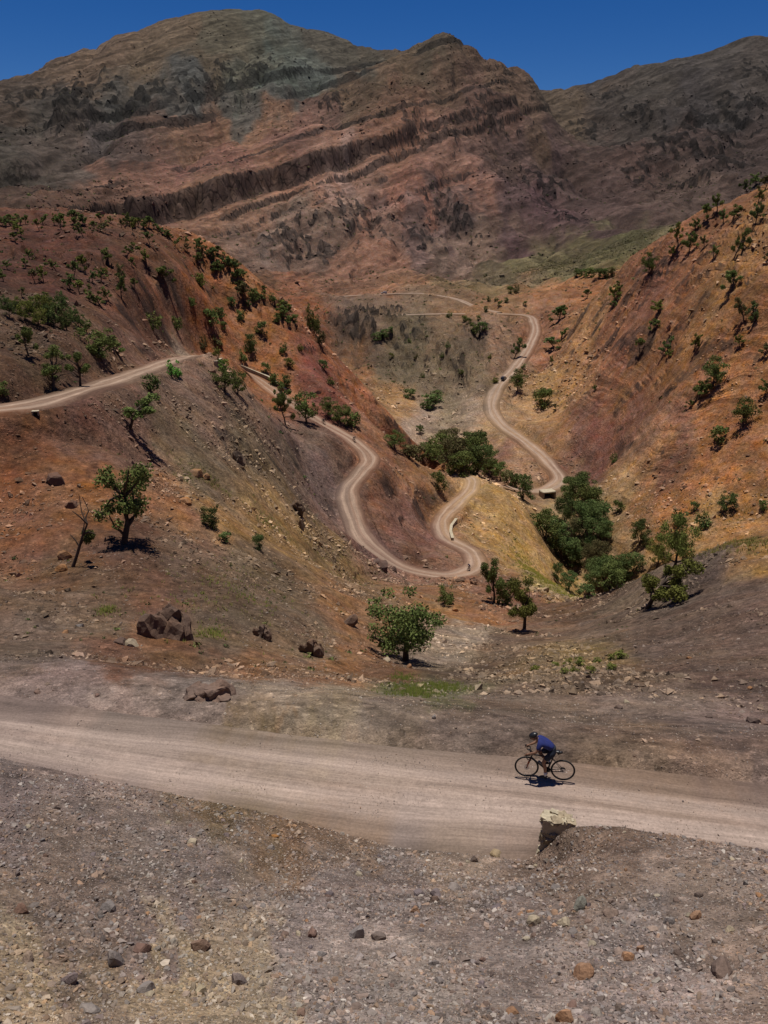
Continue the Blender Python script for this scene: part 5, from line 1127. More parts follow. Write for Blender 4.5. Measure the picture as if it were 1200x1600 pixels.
def hill_col(g,x,y):
    n=len(x); s=sample_rgb(x,y)*1.15; l=s.mean(1)[:,None]; w=(.25+.45*g.rand(n))[:,None]
    return (s*(1-w)+(l*np.array([1.35,.95,.6]))*w)*(.65+1.8*g.rand(n)**1.5)[:,None]
def psize(g,n,a,b,ex=2.2):
    u=g.rand(n); return (a**-ex+(b**-ex-a**-ex)*u)**(-1/ex)
g=np.random.RandomState(3)
x,y=wedge(g,64000,6.0,19,p=1.1); k=off_road(x,y,.15); x,y=x[k],y[k]
scatter('gravel','fine grey and brown gravel covering the bank below the camera','gravel',x,y,psize(g,len(x),.022,.075),OCT,5,grav_col)
x,y=wedge(g,12000,6.0,19,p=1.3); k=off_road(x,y,.1)&(perlin(x/1.6,y/1.6,710)>-.25); x,y=x[k],y[k]
scatter('gravel','coarse broken stones strewn over the bank below the camera','gravel',x,y,psize(g,len(x),.055,.15,2.4),ICO1,6,grav_col)
x,y=wedge(g,22000,19,62,p=1.2); k=off_road(x,y,.0)&(perlin(x/5,y/5,711)>-.35+.3*g.rand(len(x))); x,y=x[k],y[k]
scatter('gravel','loose gravel on the shoulder and the grey slope beyond the near road','gravel',x,y,psize(g,len(x),.035,.22,2.1)*np.clip(np.hypot(x,y)/30,.8,1.6),OCT,7,lambda g,x,y:.5*grav_col(g,x,y)+.5*hill_col(g,x,y))
x,y=wedge(g,16000,14.5,25,-35,35); d=off_road(x,y,-2.4)&~off_road(x,y,.6)&(perlin(x/1.8,y/.7,720)+.5*perlin(x/.5,y/.5,721)>-.1+.45*g.rand(len(x))); x,y=x[d],y[d]
scatter('gravel','small stones lying on the near dirt road','gravel',x,y,psize(g,len(x),.018,.06,2.8),OCT,8,lambda g,x,y:grav_col(g,x,y)*1.15,.1,.5,np.where(off_road(x,y,-.05),.02,.085))
x,y=wedge(g,16000,18,36,-35,35); d=off_road(x,y,-.5)&(perlin(x/3,y/3,722)>-.3+.3*g.rand(len(x))); x,y=x[d],y[d]
scatter('gravel','fine gravel on the flat shoulder beyond the near road','gravel',x,y,psize(g,len(x),.025,.09,2.4),OCT,15,lambda g,x,y:grav_col(g,x,y)*1.1,.1)
x,y=wedge(g,64000,32,150,-34,34,p=1.0); k=off_road(x,y,.4)&(perlin(x/11,y/11,712)+.6*perlin(x/3.5,y/3.5,713)>-.05+.5*g.rand(len(x))); x,y=x[k],y[k]
scatter('scree','scree of brown and orange stones over the left hillside','scree',x,y,psize(g,len(x),.14,.95,1.55)*np.clip(np.hypot(x,y)/85,.7,1.5),OCT,9,hill_col)
x,y=wedge(g,45000,150,430,-34,34,p=1.0); k=off_road(x,y,.8)&(perlin(x/32,y/32,714)+.6*perlin(x/9,y/9,715)>.0+.5*g.rand(len(x))); x,y=x[k],y[k]
scatter('scree','scree and broken ledges on the orange hillsides of the valley','scree',x,y,psize(g,len(x),.32,2.2,1.6)*np.clip(np.hypot(x,y)/230,.7,1.5),OCT,10,hill_col,.3)
x,y=wedge(g,14000,380,720,-16,22,p=1.0); k=off_road(x,y,1.)&(perlin(x/45,y/45,716)+.6*perlin(x/12,y/12,717)>.0+.4*g.rand(len(x))); x,y=x[k],y[k]
scatter('scree','grey rubble on the far bank and head of the ravine','scree',x,y,psize(g,len(x),.5,3.0,1.7),OCT,12,lambda g,x,y:hill_col(g,x,y)*.8,.3)
x,y=wedge(g,40000,76,300,-30,22,p=1.2); k=off_road(x,y,-.6)&~off_road(x,y,4.5)&(g.rand(len(x))<.8); x,y=x[k],y[k]
scatter('rubble','rubble spilled along the edges of the winding road','rubble',x,y,psize(g,len(x),.12,.6,2.2),OCT,13,hill_col,.25)
x,y=wedge(g,34000,720,2250,-27,27,p=1.3); k=(perlin(x/150,y/150,718)+.7*perlin(x/45,y/45,719)+.3*np.clip(T_cl(x,y),0,1)>.05+.45*g.rand(len(x))); x,y=x[k],y[k]
scatter('scree','broken rock and dark specks over the mountain faces','scree',x,y,psize(g,len(x),1.6,7.0,2.0),OCT,14,lambda g,x,y:sample_rgb(x,y)*(.35+1.0*g.rand(len(x)))[:,None],.3)
# single stones ---------------------------------------------------------
def boulder_mesh(seed,sub,amp,layered):
    V,F=ico(sub); g=np.random.RandomState(seed); 
    # chop with random planes for flat faces, then roughen
    for _ in range(14):
        nrm=g.normal(size=3); nrm/=np.linalg.norm(nrm); d=.38+.42*g.rand(); h=V@nrm; V=V-np.clip(h-d,0,None)[:,None]*nrm*.9
    n=perlin(V[:,0]*1.7+seed,V[:,1]*1.7+V[:,2]*1.3,seed)+.5*perlin(V[:,0]*4+V[:,2]*2,V[:,1]*4-V[:,2]*3,seed+1)+.25*perlin(V[:,0]*9,V[:,1]*9+V[:,2]*9,seed+2)
    V=V*(1+amp*n)[:,None]
    if layered: V=V*(1+.035*np.sign(np.sin(V[:,2]*11+V[:,0]*4+2*perlin(V[:,0]*2,V[:,1]*2,seed+5))))[:,None]
    V/=np.abs(V).max(0)
    return np_mesh('stone',V,F,RO,False)
BM={('s',k):boulder_mesh(20+k,2,.10,False) for k in range(8)}
def outcrop_mesh(seed):
    g=np.random.RandomState(seed); Vs=[];Fs=[];b=0
    for k in range(7):
        me=boulder_mesh(seed*9+k,3,.2,True); n=len(me.vertices); V=np.empty(n*3,np.float32); me.vertices.foreach_get('co',V); V=V.reshape(-1,3)*np.array([.55,.5,.45])*(.7+.5*g.rand())
        F=np.array([p.vertices[:] for p in me.polygons]); a=g.rand()*6.28; q=g.rand()**.5*.6; V=V+np.array([math.cos(a)*q,math.sin(a)*q*.8,.25*(1-q)+.1*g.normal()]); Vs.append(V); Fs.append(F+b); b+=n; bpy.data.meshes.remove(me)
    V=np.vstack(Vs); V=V/np.abs(V).max(0); return np_mesh('stone',V,np.vstack(Fs),RO,False)
BM.update({('o',k):outcrop_mesh(60+k) for k in range(4)})
TONE={'dark':'64534b','brown':'74594a','grey':'8f8986','orange':'b07c4c','pale':'c4b596','red':'7d5543','green':'7d857c','purple':'766a70','pink':'a08878','yellow':'ab9468'}
def put_rock(x,y,w,h,tone,name,label,group,rot,k,big=False,cj=1.0):
    o=bpy.data.objects.new(name,BM[('o' if big else 's',k)]); C.objects.link(o)
    z=float(ground_z(T,x,y)); o.location=(x,y,z+h*(-.10 if big else .04)); o.scale=(w*(.6 if big else .5),w*(.5 if big else .42),h*.62); o.rotation_euler=(random.Random(k+int(x*10)).uniform(-.25,.25),random.Random(int(y*10)).uniform(-.25,.25),rot)
    c=np.array(lin(TONE[tone])); sc_=sample_rgb(np.array([x]),np.array([y]))[0]; c=(c*.55+sc_*.45)*cj*.85; o.color=(c[0],c[1],c[2],1); tag(o,label,'outcrop' if name=='rock_outcrop' else ('boulder' if name=='boulder' else 'stone'),group); return o
rr2=random.Random(9)
for i,(x,y,w,h,tone,name,label) in enumerate(ROCKS):
    put_rock(x,y,w,h,tone,name,label,'single rocks and stones of the slopes',rr2.uniform(0,6.28) if name!='rock_outcrop' else 0.,rr2.randrange(4 if name=='rock_outcrop' else 8),name=='rock_outcrop')
NST=225; sx,sy=wedge(g,NST*2,6.4,17.5,-32,32,p=1.1); kk=off_road(sx,sy,.2); sx,sy=sx[kk][:NST],sy[kk][:NST]
ss=np.sort(psize(g,len(sx),.09,.24,2.4))[::-1]; tc={}
for i in range(len(sx)):
    tone=rr2.choice(('grey','grey','purple','brown','dark','red','orange','pink','pale','grey','purple','brown')); tc[tone]=tc.get(tone,0)+1
    wd={'grey':'grey','purple':'purple-grey','brown':'brown','dark':'dark','red':'red-brown','orange':'orange','pink':'pinkish','pale':'pale'}[tone]
    put_rock(sx[i],sy[i],ss[i],ss[i]*rr2.uniform(.45,.8),tone,'stone','%s largest of the unremarkable %s stones lying on the gravel bank'%(ordinal(tc[tone]),wd),'stones lying on the gravel bank below the camera',rr2.uniform(0,6.28),rr2.randrange(8),False,rr2.uniform(.7,1.05))
# grass and cushion plants ------------------------------------------------
def grass(name,label,x,y,h,cols,seed):
    g=np.random.RandomState(seed); nb=7; n=len(x); z=ground_z(T,x,y); V=[];
    a=g.rand(n,nb)*6.283; sp=g.rand(n,nb)*h*.9; w=h*.09; ht=h*(.5+.7*g.rand(n,nb))
    bx=x[:,None]+np.cos(a)*sp*.7; by=y[:,None]+np.sin(a)*sp*.7; bz=np.repeat(z[:,None],nb,1)-.02
    tx=bx+np.cos(a)*ht*.5; ty=by+np.sin(a)*ht*.5; tz=bz+ht
    px,py=-np.sin(a)*w,np.cos(a)*w
    P=np.stack([np.stack([bx-px,by-py,bz],-1),np.stack([bx+px,by+py,bz],-1),np.stack([tx,ty,tz],-1)],2).reshape(-1,3)
    me=np_mesh(name,P,np.arange(len(P)).reshape(-1,3),GRM,False)
    c=np.array([lin(q) for q in cols])[g.randint(0,len(cols),n*nb)]*(.7+.6*g.rand(n*nb))[:,None]; vcol(me,'soil',np.repeat(c,3,0))
    return tag(link(me,name),label,'grass',kind='stuff')
GRM,t=newmat('grass_blades'); t.finish(t.new('ShaderNodeAttribute',attribute_name='soil').outputs['Color'],.8,spec=.1)
for lab,(L,h,cols) in GRASS.items():
    gx=[];gy=[]; g2=np.random.RandomState(len(lab))
    for (cx,cy,rx,ry,n) in L:
        q=g2.normal(size=(n,2))*.5; gx.append(cx+q[:,0]*rx); gy.append(cy+q[:,1]*ry)
    grass('grass',lab,np.concatenate(gx),np.concatenate(gy),h,cols,len(lab)+1)

# low scrub dotted over the hillsides, too small and many to tell apart
def scrub(name,label,x,y,s,seed):
    g=np.random.RandomState(seed); n=len(x); q=20; z=ground_z(T,x,y)
    d=g.normal(size=(n,q,3)); d/=np.linalg.norm(d,axis=2)[...,None]; d[...,2]=np.abs(d[...,2])
    P=np.stack([x,y,z],-1)[:,None]+d*(s[:,None,None]*(.3+.5*g.rand(n,q,1)))*np.array([1,1,.8])
    a=g.normal(size=(n,q,3)); a/=np.linalg.norm(a,axis=2)[...,None]; b=np.cross(a,d); w=s[:,None,None]*.2
    V=np.stack([P-a*w,P+b*w,P+a*w,P-b*w],2).reshape(-1,3); me=np_mesh(name,V,np.arange(len(V)).reshape(-1,4),GRM,False)
    c=np.array([lin(h) for h in ('4a5530','5a6036','66663c','3f4a2a')])[g.randint(0,4,n)]; c=np.repeat(c,q,0)*(.55+.8*g.rand(n*q))[:,None]; vcol(me,'soil',np.repeat(c,4,0))
    return tag(link(me,name),label,'scrub',kind='stuff')
x,y=wedge(g,2600,140,430,-34,34,p=1.0); k=off_road(x,y,1.)&(ground_z(T,x,y)>-80)&(perlin(x/40,y/40,801)>-.05); x,y=x[k],y[k]
scrub('scrub','tiny dark scrub dotted over the hillsides on both sides of the valley',x,y,psize(g,len(x),.35,1.3,1.6),41)
x,y=wedge(g,1800,400,760,-14,24,p=1.0); k=off_road(x,y,1.)&(perlin(x/50,y/50,802)>-.15); x,y=x[k],y[k]
scrub('scrub','grey-green scrub on the far bank and terraces of the ravine',x,y,psize(g,len(x),.7,2.2,1.6),42)
x,y=wedge(g,500,34,140,-32,20,p=1.0); k=off_road(x,y,.6)&(perlin(x/14,y/14,803)>.05); x,y=x[k],y[k]
scrub('scrub','small tufts and thorn bushes on the near left slope',x,y,psize(g,len(x),.15,.5,1.8),43)
x,y=wedge(g,3000,740,1700,-27,27,p=1.2); k=(perlin(x/120,y/120,804)>.0); x,y=x[k],y[k]
scrub('scrub','scattered dark scrub specks low on the mountain',x,y,psize(g,len(x),1.4,3.5,1.8),44)
# ---------------------------------------------------------------- cyclists, cars, small walls
def tube_obj(name,chains,mat,parent,n=8):
    V=[];F=[]
    for pts,rad in chains:
        b=len(V); r=rad if isinstance(rad,(list,tuple)) else [rad]*len(pts); tube_np(V,F,pts,r,n)
        F.append(tuple(range(b,b+n))[::-1]); e=len(V)-n; F.append(tuple(range(e,e+n)))
    return mesh_obj(name,V,F,mat,parent,True)
def torus_pts(c,r,n,plane='xz'):
    return [Vector((c[0]+r*math.cos(2*math.pi*i/n),c[1],c[2]+r*math.sin(2*math.pi*i/n))) for i in range(n)]
def ring(name,c,r,r2,mat,parent,n=36,k=8,flat=1.0):
    V=[];F=[]
    for i in range(n):
        a=2*math.pi*i/n
        for j in range(k):
            b=2*math.pi*j/k; q=r+r2*math.cos(b); V.append((c[0]+q*math.cos(a),c[1]+r2*flat*math.sin(b),c[2]+q*math.sin(a)))
    for i in range(n):
        for j in range(k): F.append((i*k+j,i*k+(j+1)%k,((i+1)%n)*k+(j+1)%k,((i+1)%n)*k+j))
    return mesh_obj(name,V,F,mat,parent,True)
def disc(V,F,c,r,t,n=20):
    b=len(V)
    for s in (-1,1):
        for i in range(n): V.append((c[0]+r*math.cos(2*math.pi*i/n),c[1]+s*t/2,c[2]+r*math.sin(2*math.pi*i/n)))
    F.append(tuple(b+i for i in range(n))); F.append(tuple(b+n+i for i in range(n))[::-1])
    for i in range(n): F.append((b+i,b+n+i,b+n+(i+1)%n,b+(i+1)%n))
M_tyre=plain('tyre_rubber',(.018,.018,.018),.8); M_black=plain('black_parts',(.015,.015,.017),.4); M_frame=plain('frame_paint',(.02,.02,.024),.35); M_steel=plain('steel',(.45,.45,.46),.35,.9)
M_fork=plain('fork_rust_orange',(.22,.06,.025),.4); M_orange=plain('orange_plastic',(.55,.13,.03),.5); M_rim=plain('rim_black',(.03,.03,.032),.4); M_bottle=plain('bottle_grey',(.12,.13,.14),.5)
M_skin=plain('skin',(.20,.105,.065),.55); M_blue=plain('jersey_blue',(.011,.019,.115),.85,var=.25,scale=14); M_short=plain('shorts_navy',(.010,.016,.030),.85,var=.3,scale=14)
M_helm=plain('helmet_black',(.014,.014,.016),.35); M_white=plain('sock_white',(.65,.65,.63),.9); M_shoe=plain('shoe_dark',(.03,.03,.03),.5); M_grey=plain('jersey_dark',(.06,.05,.05),.85)
def make_bike():
    e=empty('bicycle'); RH=Vector((-.51,0,.345)); FH=Vector((.51,0,.345)); BB=Vector((-.08,0,.275)); ST=Vector((-.22,0,.76)); HT=Vector((.355,0,.82)); HB=Vector((.395,0,.68)); FC=Vector((.41,0,.655))
    fr=tube_obj('frame',[([BB,HB],.023),([ST+Vector((.01,0,-.05)),HT+Vector((.01,0,-.03))],.018),([BB,ST],.018),([HT,HB],.022)]+[([BB+Vector((0,s*.03,0)),RH+Vector((0,s*.06,0))],.010) for s in(-1,1)]+[([ST+Vector((0,s*.02,-.08)),RH+Vector((0,s*.06,0))],.008) for s in(-1,1)],M_frame,e)
    tube_obj('fork',[([FC,FC+Vector((.0,s*.045,-.02)),FH+Vector((-.02,s*.055,.05)),FH+Vector((0,s*.055,0))],[.018,.015,.012,.011]) for s in(-1,1)],M_fork,e)
    for c in (RH,FH):
        w=ring('wheel',c,.305,.013,M_rim,e,36,6,1.0)
        ring('tyre',c,.325,.021,M_tyre,w,40,8)
        sp=[]
        for k in range(20):
            a=2*math.pi*k/20; s=1 if k%2 else -1; sp.append(([c+Vector((.02*math.cos(a+.9),s*.03,.02*math.sin(a+.9))),c+Vector((.30*math.cos(a),0,.30*math.sin(a)))],.0016))
        tube_obj('spokes',sp,M_steel,w,4); tube_obj('hub',[([c-Vector((0,.06,0)),c+Vector((0,.06,0))],.02)],M_black,w)
        V=[];F=[]; disc(V,F,c+Vector((0,.045,0)),.075,.004); mesh_obj('brake_disc',V,F,M_steel,w)
    V=[];F=[]
    for i,r in enumerate((.075,.062,.05,.04)): disc(V,F,RH+Vector((0,-.03-.008*i,0)),r,.004)
    mesh_obj('cassette',V,F,M_black,e)
    V=[];F=[]; disc(V,F,BB+Vector((0,-.05,0)),.092,.005,28); cs=mesh_obj('chainring',V,F,M_black,e)
    tube_obj('chain',[([BB+Vector((0,-.05,.09)),RH+Vector((0,-.04,.06))],.005),([BB+Vector((0,-.05,-.09)),RH+Vector((.02,-.04,-.10)),RH+Vector((0,-.04,-.06))],.005)],M_black,e,5)
    P1=BB+Vector((.05,.11,-.16)); P2=BB+Vector((-.05,-.11,.16))
    tube_obj('crank',[([BB+Vector((0,.09,0)),P1],.012)],M_black,e); tube_obj('crank',[([BB+Vector((0,-.09,0)),P2],.012)],M_black,e)
    for P,s in ((P1,1),(P2,-1)): tube_obj('pedal',[([P+Vector((-.04,s*.05,0)),P+Vector((.04,s*.05,0))],.018)],M_black,e,6)
    tube_obj('seat_post',[([ST,Vector((-.26,0,.945))],.014)],M_black,e)
    sv=[];sf=[]; prof=[(-.40,.062,.955,.03),(-.36,.072,.965,.035),(-.30,.060,.962,.03),(-.22,.035,.957,.025),(-.14,.018,.952,.02),(-.125,.010,.945,.015)]
    for x,w,z,t in prof:
        for a,b in ((-1,0),(-.7,.8),(0,1),(.7,.8),(1,0),(0,-.6)): sv.append((x,a*w,z+b*t-.01))
    for i in range(len(prof)-1):
        for k in range(6): sf.append((i*6+k,i*6+(k+1)%6,(i+1)*6+(k+1)%6,(i+1)*6+k))
    sf.append(tuple(range(6))[::-1]); sf.append(tuple(range(30,36))); mesh_obj('saddle',sv,sf,M_black,e,True)
    tube_obj('stem',[([HT,HT+Vector((-.005,0,.03)),Vector((.43,0,.885))],[.02,.02,.016])],M_black,e)
    bar=[([Vector((.43,-.2,.885)),Vector((.43,.2,.885))],.014)]
    for s in(-1,1): bar.append(([Vector((.43,s*.2,.885)),Vector((.49,s*.21,.885)),Vector((.53,s*.215,.86)),Vector((.525,s*.22,.80)),Vector((.49,s*.225,.755)),Vector((.39,s*.23,.745))],.014))
    hb=tube_obj('handlebar',bar,M_black,e)
    for s in(-1,1): tube_obj('brake_hood',[([Vector((.49,s*.212,.888)),Vector((.56,s*.212,.90)),Vector((.585,s*.212,.94))],[.018,.019,.012]),([Vector((.575,s*.212,.91)),Vector((.575,s*.215,.80))],.007)],M_black,hb)
    tube_obj('bottle',[([BB+(HB-BB)*.3+Vector((-.03,0,.045)),BB+(HB-BB)*.62+Vector((-.03,0,.045))],[.036,.036])],M_bottle,e,10)
    tube_obj('saddle_bag',[([Vector((-.33,0,.90)),Vector((-.47,0,.95))],[.05,.035])],M_black,e,8)
    tube_obj('front_lamp',[([Vector((.44,0,.92)),Vector((.50,0,.93))],.025)],M_black,e,8)
    tube_obj('fender_light',[([FC+Vector((.03,-.02,-.10)),FC+Vector((.06,.05,-.14))],.022)],M_orange,e,8)
    return e
def skin_mesh(name,V,E,rad,mat,root,sub=2):
    me=bpy.data.meshes.new(name); me.from_pydata(V,E,[]); o=bpy.data.objects.new(name,me); C.objects.link(o)
    m=o.modifiers.new('skin','SKIN'); sk=me.skin_vertices[0].data if me.skin_vertices else None
    if sk is None:
        bm=bmesh.new(); bm.from_mesh(me); bm.verts.layers.skin.verify(); bm.to_mesh(me); bm.free(); sk=me.skin_vertices[0].data
    for i,r in enumerate(rad): sk[i].radius=r if isinstance(r,tuple) else (r,r); sk[i].use_root=(i==root)
    m.use_smooth_shade=True; s=o.modifiers.new('sub','SUBSURF'); s.levels=sub; s.render_levels=sub
    dg=bpy.context.evaluated_depsgraph_get(); dg.update(); nm=bpy.data.meshes.new_from_object(o.evaluated_get(dg)); nm.name=name
    bpy.data.objects.remove(o); bpy.data.meshes.remove(me); nm.materials.clear(); nm.materials.append(mat); nm.polygons.foreach_set('use_smooth',[True]*len(nm.polygons)); return nm
def ell(V,F,c,r,R=None,n=14,m=10,fn=None):
    b=len(V); R=R or Matrix.Identity(3)
    for i in range(m+1):
        ph=math.pi*i/m
        for j in range(n):
            th=2*math.pi*j/n; d=Vector((math.sin(ph)*math.cos(th),math.sin(ph)*math.sin(th),math.cos(ph)))
            k=fn(d) if fn else 1.0; V.append(tuple(Vector(c)+R@Vector((d.x*r[0]*k,d.y*r[1]*k,d.z*r[2]*k))))
    for i in range(m):
        for j in range(n): F.append((b+i*n+j,b+(i+1)*n+j,b+(i+1)*n+(j+1)%n,b+i*n+(j+1)%n))
HIPL=(-.2,.09,.98)
def make_rider():
    e=empty('person')
    pts={'pel':(-.23,0,1.0),'sp1':(-.11,0,1.12),'ch':(.09,0,1.235),'nb':(.21,0,1.30),'nk':(.275,0,1.335)}
    rad={'pel':(.095,.08),'sp1':(.09,.07),'ch':(.10,.075),'nb':(.07,.06),'nk':(.055,.055)}
    E=[('pel','sp1'),('sp1','ch'),('ch','nb'),('nb','nk')]
    for s,n in ((1,'L'),(-1,'R')):
        pts.update({'sh'+n:(.165,s*.175,1.265),'el'+n:(.265,s*.255,1.04),'fa'+n:(.37,s*.23,.985),'wr'+n:(.475,s*.212,.935),'pa'+n:(.53,s*.212,.915)})
        rad.update({'sh'+n:.05,'el'+n:.041,'fa'+n:.040,'wr'+n:.027,'pa'+n:(.038,.024)}); E+=[('ch','sh'+n),('sh'+n,'el'+n),('el'+n,'fa'+n),('fa'+n,'wr'+n),('wr'+n,'pa'+n)]
    leg={'L':[(-.2,.095,.96),(-.07,.10,.80),(.055,.105,.64),(-.0,.105,.47),(-.025,.105,.20)],'R':[(-.2,-.095,.96),(.0,-.10,.88),(.19,-.105,.81),(.06,-.105,.66),(-.12,-.105,.52)]}
    for n,L in leg.items():
        for k,(p,r) in enumerate(zip(L,(.085,.07,.058,.054,.036))): pts['l%d%s'%(k,n)]=p; rad['l%d%s'%(k,n)]=r
        E+=[('pel','l0'+n)]+[('l%d%s'%(k,n),'l%d%s'%(k+1,n)) for k in range(4)]
    ks=list(pts); body=skin_mesh('body',[pts[k] for k in ks],[(ks.index(a),ks.index(b)) for a,b in E],[rad[k] for k in ks],M_skin,0)
    # head, ears, nose and fingers joined to the body surface
    V=[];F=[]; HR=Matrix.Rotation(R_(28),3,'Y'); hc=Vector((.355,0,1.375))
    ell(V,F,hc,(.098,.075,.122),HR,16,12,lambda d:1-.12*max(0,-d.z)*(1 if d.x<.2 else .4)+.03*max(0,d.x)*max(0,-d.z))
    ell(V,F,hc+HR@Vector((.102,0,-.02)),(.022,.013,.026),HR,8,6)
    ell(V,F,hc+HR@Vector((.085,0,-.062)),(.014,.026,.008),HR,8,6)
    for s in(-1,1): ell(V,F,hc+HR@Vector((-.005,s*.077,-.02)),(.02,.01,.032),HR,8,6); ell(V,F,hc+HR@Vector((.085,s*.03,.008)),(.012,.013,.008),HR,8,6)
    for s in(-1,1):
        for k in range(4):
            y=s*(.212+(k-1.5)*.004); x0=.535+.012*k; L=(.95,1.05,1.0,.8)[k]
            tube_np(V,F,[Vector((x0-.01,y+s*.016,.93)),Vector((x0+.012*L,y+s*.03,.912)),Vector((x0+.012*L,y+s*.026,.882)),Vector((x0,y+s*.004,.872))],[.0095,.0095,.009,.0075],6)
        tube_np(V,F,[Vector((.505,s*.195,.93)),Vector((.53,s*.178,.915)),Vector((.548,s*.182,.895))],[.011,.0105,.008],6)
    bm=bmesh.new(); bm.from_mesh(body); t=bpy.data.meshes.new('t'); t.from_pydata(V,[],F); bm.from_mesh(t); bm.to_mesh(body); bm.free(); bpy.data.meshes.remove(t); body.polygons.foreach_set('use_smooth',[True]*len(body.polygons))
    link(body,'body',e)
    # jersey
    J={'a':(-.20,0,1.045),'b':(-.11,0,1.125),'c':(.09,0,1.24),'d':(.205,0,1.295),'sl':(.165,.175,1.27),'el':(.235,.236,1.10),'sr':(.165,-.175,1.27),'er':(.235,-.236,1.10)}
    JR={'a':(.150,.122),'b':(.155,.120),'c':(.172,.128),'d':(.095,.085),'sl':.088,'el':.062,'sr':.088,'er':.062}; ks=list(J)
    link(skin_mesh('jersey',[J[k] for k in ks],[(ks.index(a),ks.index(b)) for a,b in ('ab','bc','cd',('c','sl'),('sl','el'),('c','sr'),('sr','er'))],[JR[k] for k in ks],M_blue,2),'jersey',e)
    S={'p':(-.235,0,1.0),'w':(-.18,0,1.07)}; SR={'p':(.155,.13),'w':(.145,.118)}; SE=[('p','w')]
    for n,L in leg.items():
        S['h'+n]=L[0]; S['t'+n]=L[1]; k=Vector(L[1]).lerp(Vector(L[2]),.65); S['k'+n]=tuple(k); SR['h'+n]=.122; SR['t'+n]=.102; SR['k'+n]=.078; SE+=[('p','h'+n),('h'+n,'t'+n),('t'+n,'k'+n)]
    ks=list(S); link(skin_mesh('shorts',[S[k] for k in ks],[(ks.index(a),ks.index(b)) for a,b in SE],[SR[k] for k in ks],M_short,0),'shorts',e)
    V=[];F=[]; ell(V,F,hc+HR@Vector((-.012,0,.045)),(.142,.098,.088),HR,18,10,lambda d:(1.0 if d.z>-.15 else .86)+.03*math.sin(d.y*18)*max(0,d.z)); h=mesh_obj('helmet',V,F,M_helm,e,True)
    V=[];F=[]; ell(V,F,hc+HR@Vector((.09,0,.012)),(.022,.068,.018),HR,12,6); mesh_obj('sunglasses',V,F,M_black,e,True)
    for n,L in leg.items():
        a=Vector(L[4]); s=1 if n=='L' else -1
        tube_obj('sock',[([a+(Vector(L[3])-a)*.33,a,a+Vector((.01,0,-.03))],[.047,.041,.040])],M_white,e,8)
        V=[];F=[]; ell(V,F,a+Vector((.055,0,-.065)),(.135,.045,.042),Matrix.Rotation(R_(8),3,'Y'),12,8,lambda d:1-.2*max(0,-d.z)); mesh_obj('shoe',V,F,M_shoe,e,True)
    return e
def copy_tree(o,parent=None):
    c=o.copy(); C.objects.link(c); c.parent=parent
    for ch in o.children: copy_tree(ch,c)
    return c
bike=make_bike(); rider=make_rider()
def road_pose(pts,x,y,lift):
    P=np.array(pts); i=int(np.argmin((P[:,0]-x)**2+(P[:,1]-y)**2)); i=min(max(i,1),len(P)-2); d=P[i+1]-P[i-1]; return d/np.linalg.norm(d),P[i][2]+lift
def place_pair(b,r,x,y,z,d,lean=0.):
    yaw=math.atan2(d[1],d[0]); pit=-math.asin(d[2])
    for o in (b,r): o.location=(x,y,z); o.rotation_euler=(lean,pit,yaw)
bx,by=RIDER
dn,zn=road_pose(spline(NEARP,.2),bx,by,.035); dn=-dn if dn[0]>0 else dn
place_pair(bike,rider,bx,by,zn,dn,R_(0))
tag(bike,'black gravel bicycle with drop handlebar ridden along the near dirt road','bicycle','bicycles on the road')
tag(rider,'cyclist in blue jersey and black helmet crouched over the near road','person','riders on the road')
mp=spline(MIDP,.8)
for i,(x,y,lab) in enumerate(RIDERS):
    b=copy_tree(bike); r=copy_tree(rider); d,z=road_pose(mp,x,y,.14)
    place_pair(b,r,x,y,z,d if i else -d)
    tag(b,'bicycle under the '+lab,'bicycle','bicycles on the road'); tag(r,lab,'person','riders on the road')
    if i:
        for ch in r.children:
            if ch.name.startswith('jersey'): ch.material_slots[0].link='OBJECT'; ch.material_slots[0].material=M_grey
# cars
def car(paint,label,x,y,z,yaw):
    e=empty('car',(x,y,z),(0,0,yaw))
    prof=[(-2.2,.45),(-2.25,.75),(-2.15,1.0),(-1.95,1.62),(-1.6,1.74),(.2,1.74),(.55,1.6),(1.05,1.08),(2.05,.95),(2.25,.75),(2.25,.42)]
    V=[(px,s*(.9 if pz<1.1 else .76),pz) for s in(-1,1) for px,pz in prof]; n=len(prof); F=[tuple(range(n)),tuple(range(n,2*n))[::-1]]+[(i,n+i,n+(i+1)%n,(i+1)%n) for i in range(n)]
    mesh_obj('body',V,F,paint,e)
    gl=[]
    for s in(-1,1): mesh_obj('side_window',[(-1.85,s*.86,1.12),(.75,s*.86,1.12),(.2,s*.775,1.62),(-1.65,s*.775,1.62)],[(0,1,2,3)],M_glass,e)
    mesh_obj('windscreen',[(1.02,-.72,1.13),(1.02,.72,1.13),(.58,.66,1.60),(.58,-.66,1.60)],[(0,1,2,3)],M_glass,e)
    mesh_obj('rear_window',[(-2.14,-.7,1.1),(-2.14,.7,1.1),(-1.99,.66,1.58),(-1.99,-.66,1.58)],[(0,1,2,3)],M_glass,e)
    for wx in(-1.4,1.4):
        for s in(-1,1):
            V=[];F=[]; disc(V,F,(wx,s*.82,.36),.36,.24,16); w=mesh_obj('wheel',V,F,M_tyre,e); V=[];F=[]; disc(V,F,(wx,s*.82,.36),.2,.26,12); mesh_obj('rim',V,F,M_steel,w)
    for s in(-1,1): mesh_obj('headlight',[(2.19,s*.8,.72),(2.19,s*.5,.72),(2.17,s*.5,.9),(2.17,s*.8,.9),(2.27,s*.8,.74),(2.27,s*.5,.74),(2.2,s*.5,.9),(2.2,s*.8,.9)],[(0,1,2,3),(4,7,6,5),(0,4,5,1),(3,2,6,7)],M_white,e)
    tag(e,label,'car','cars on the roads')
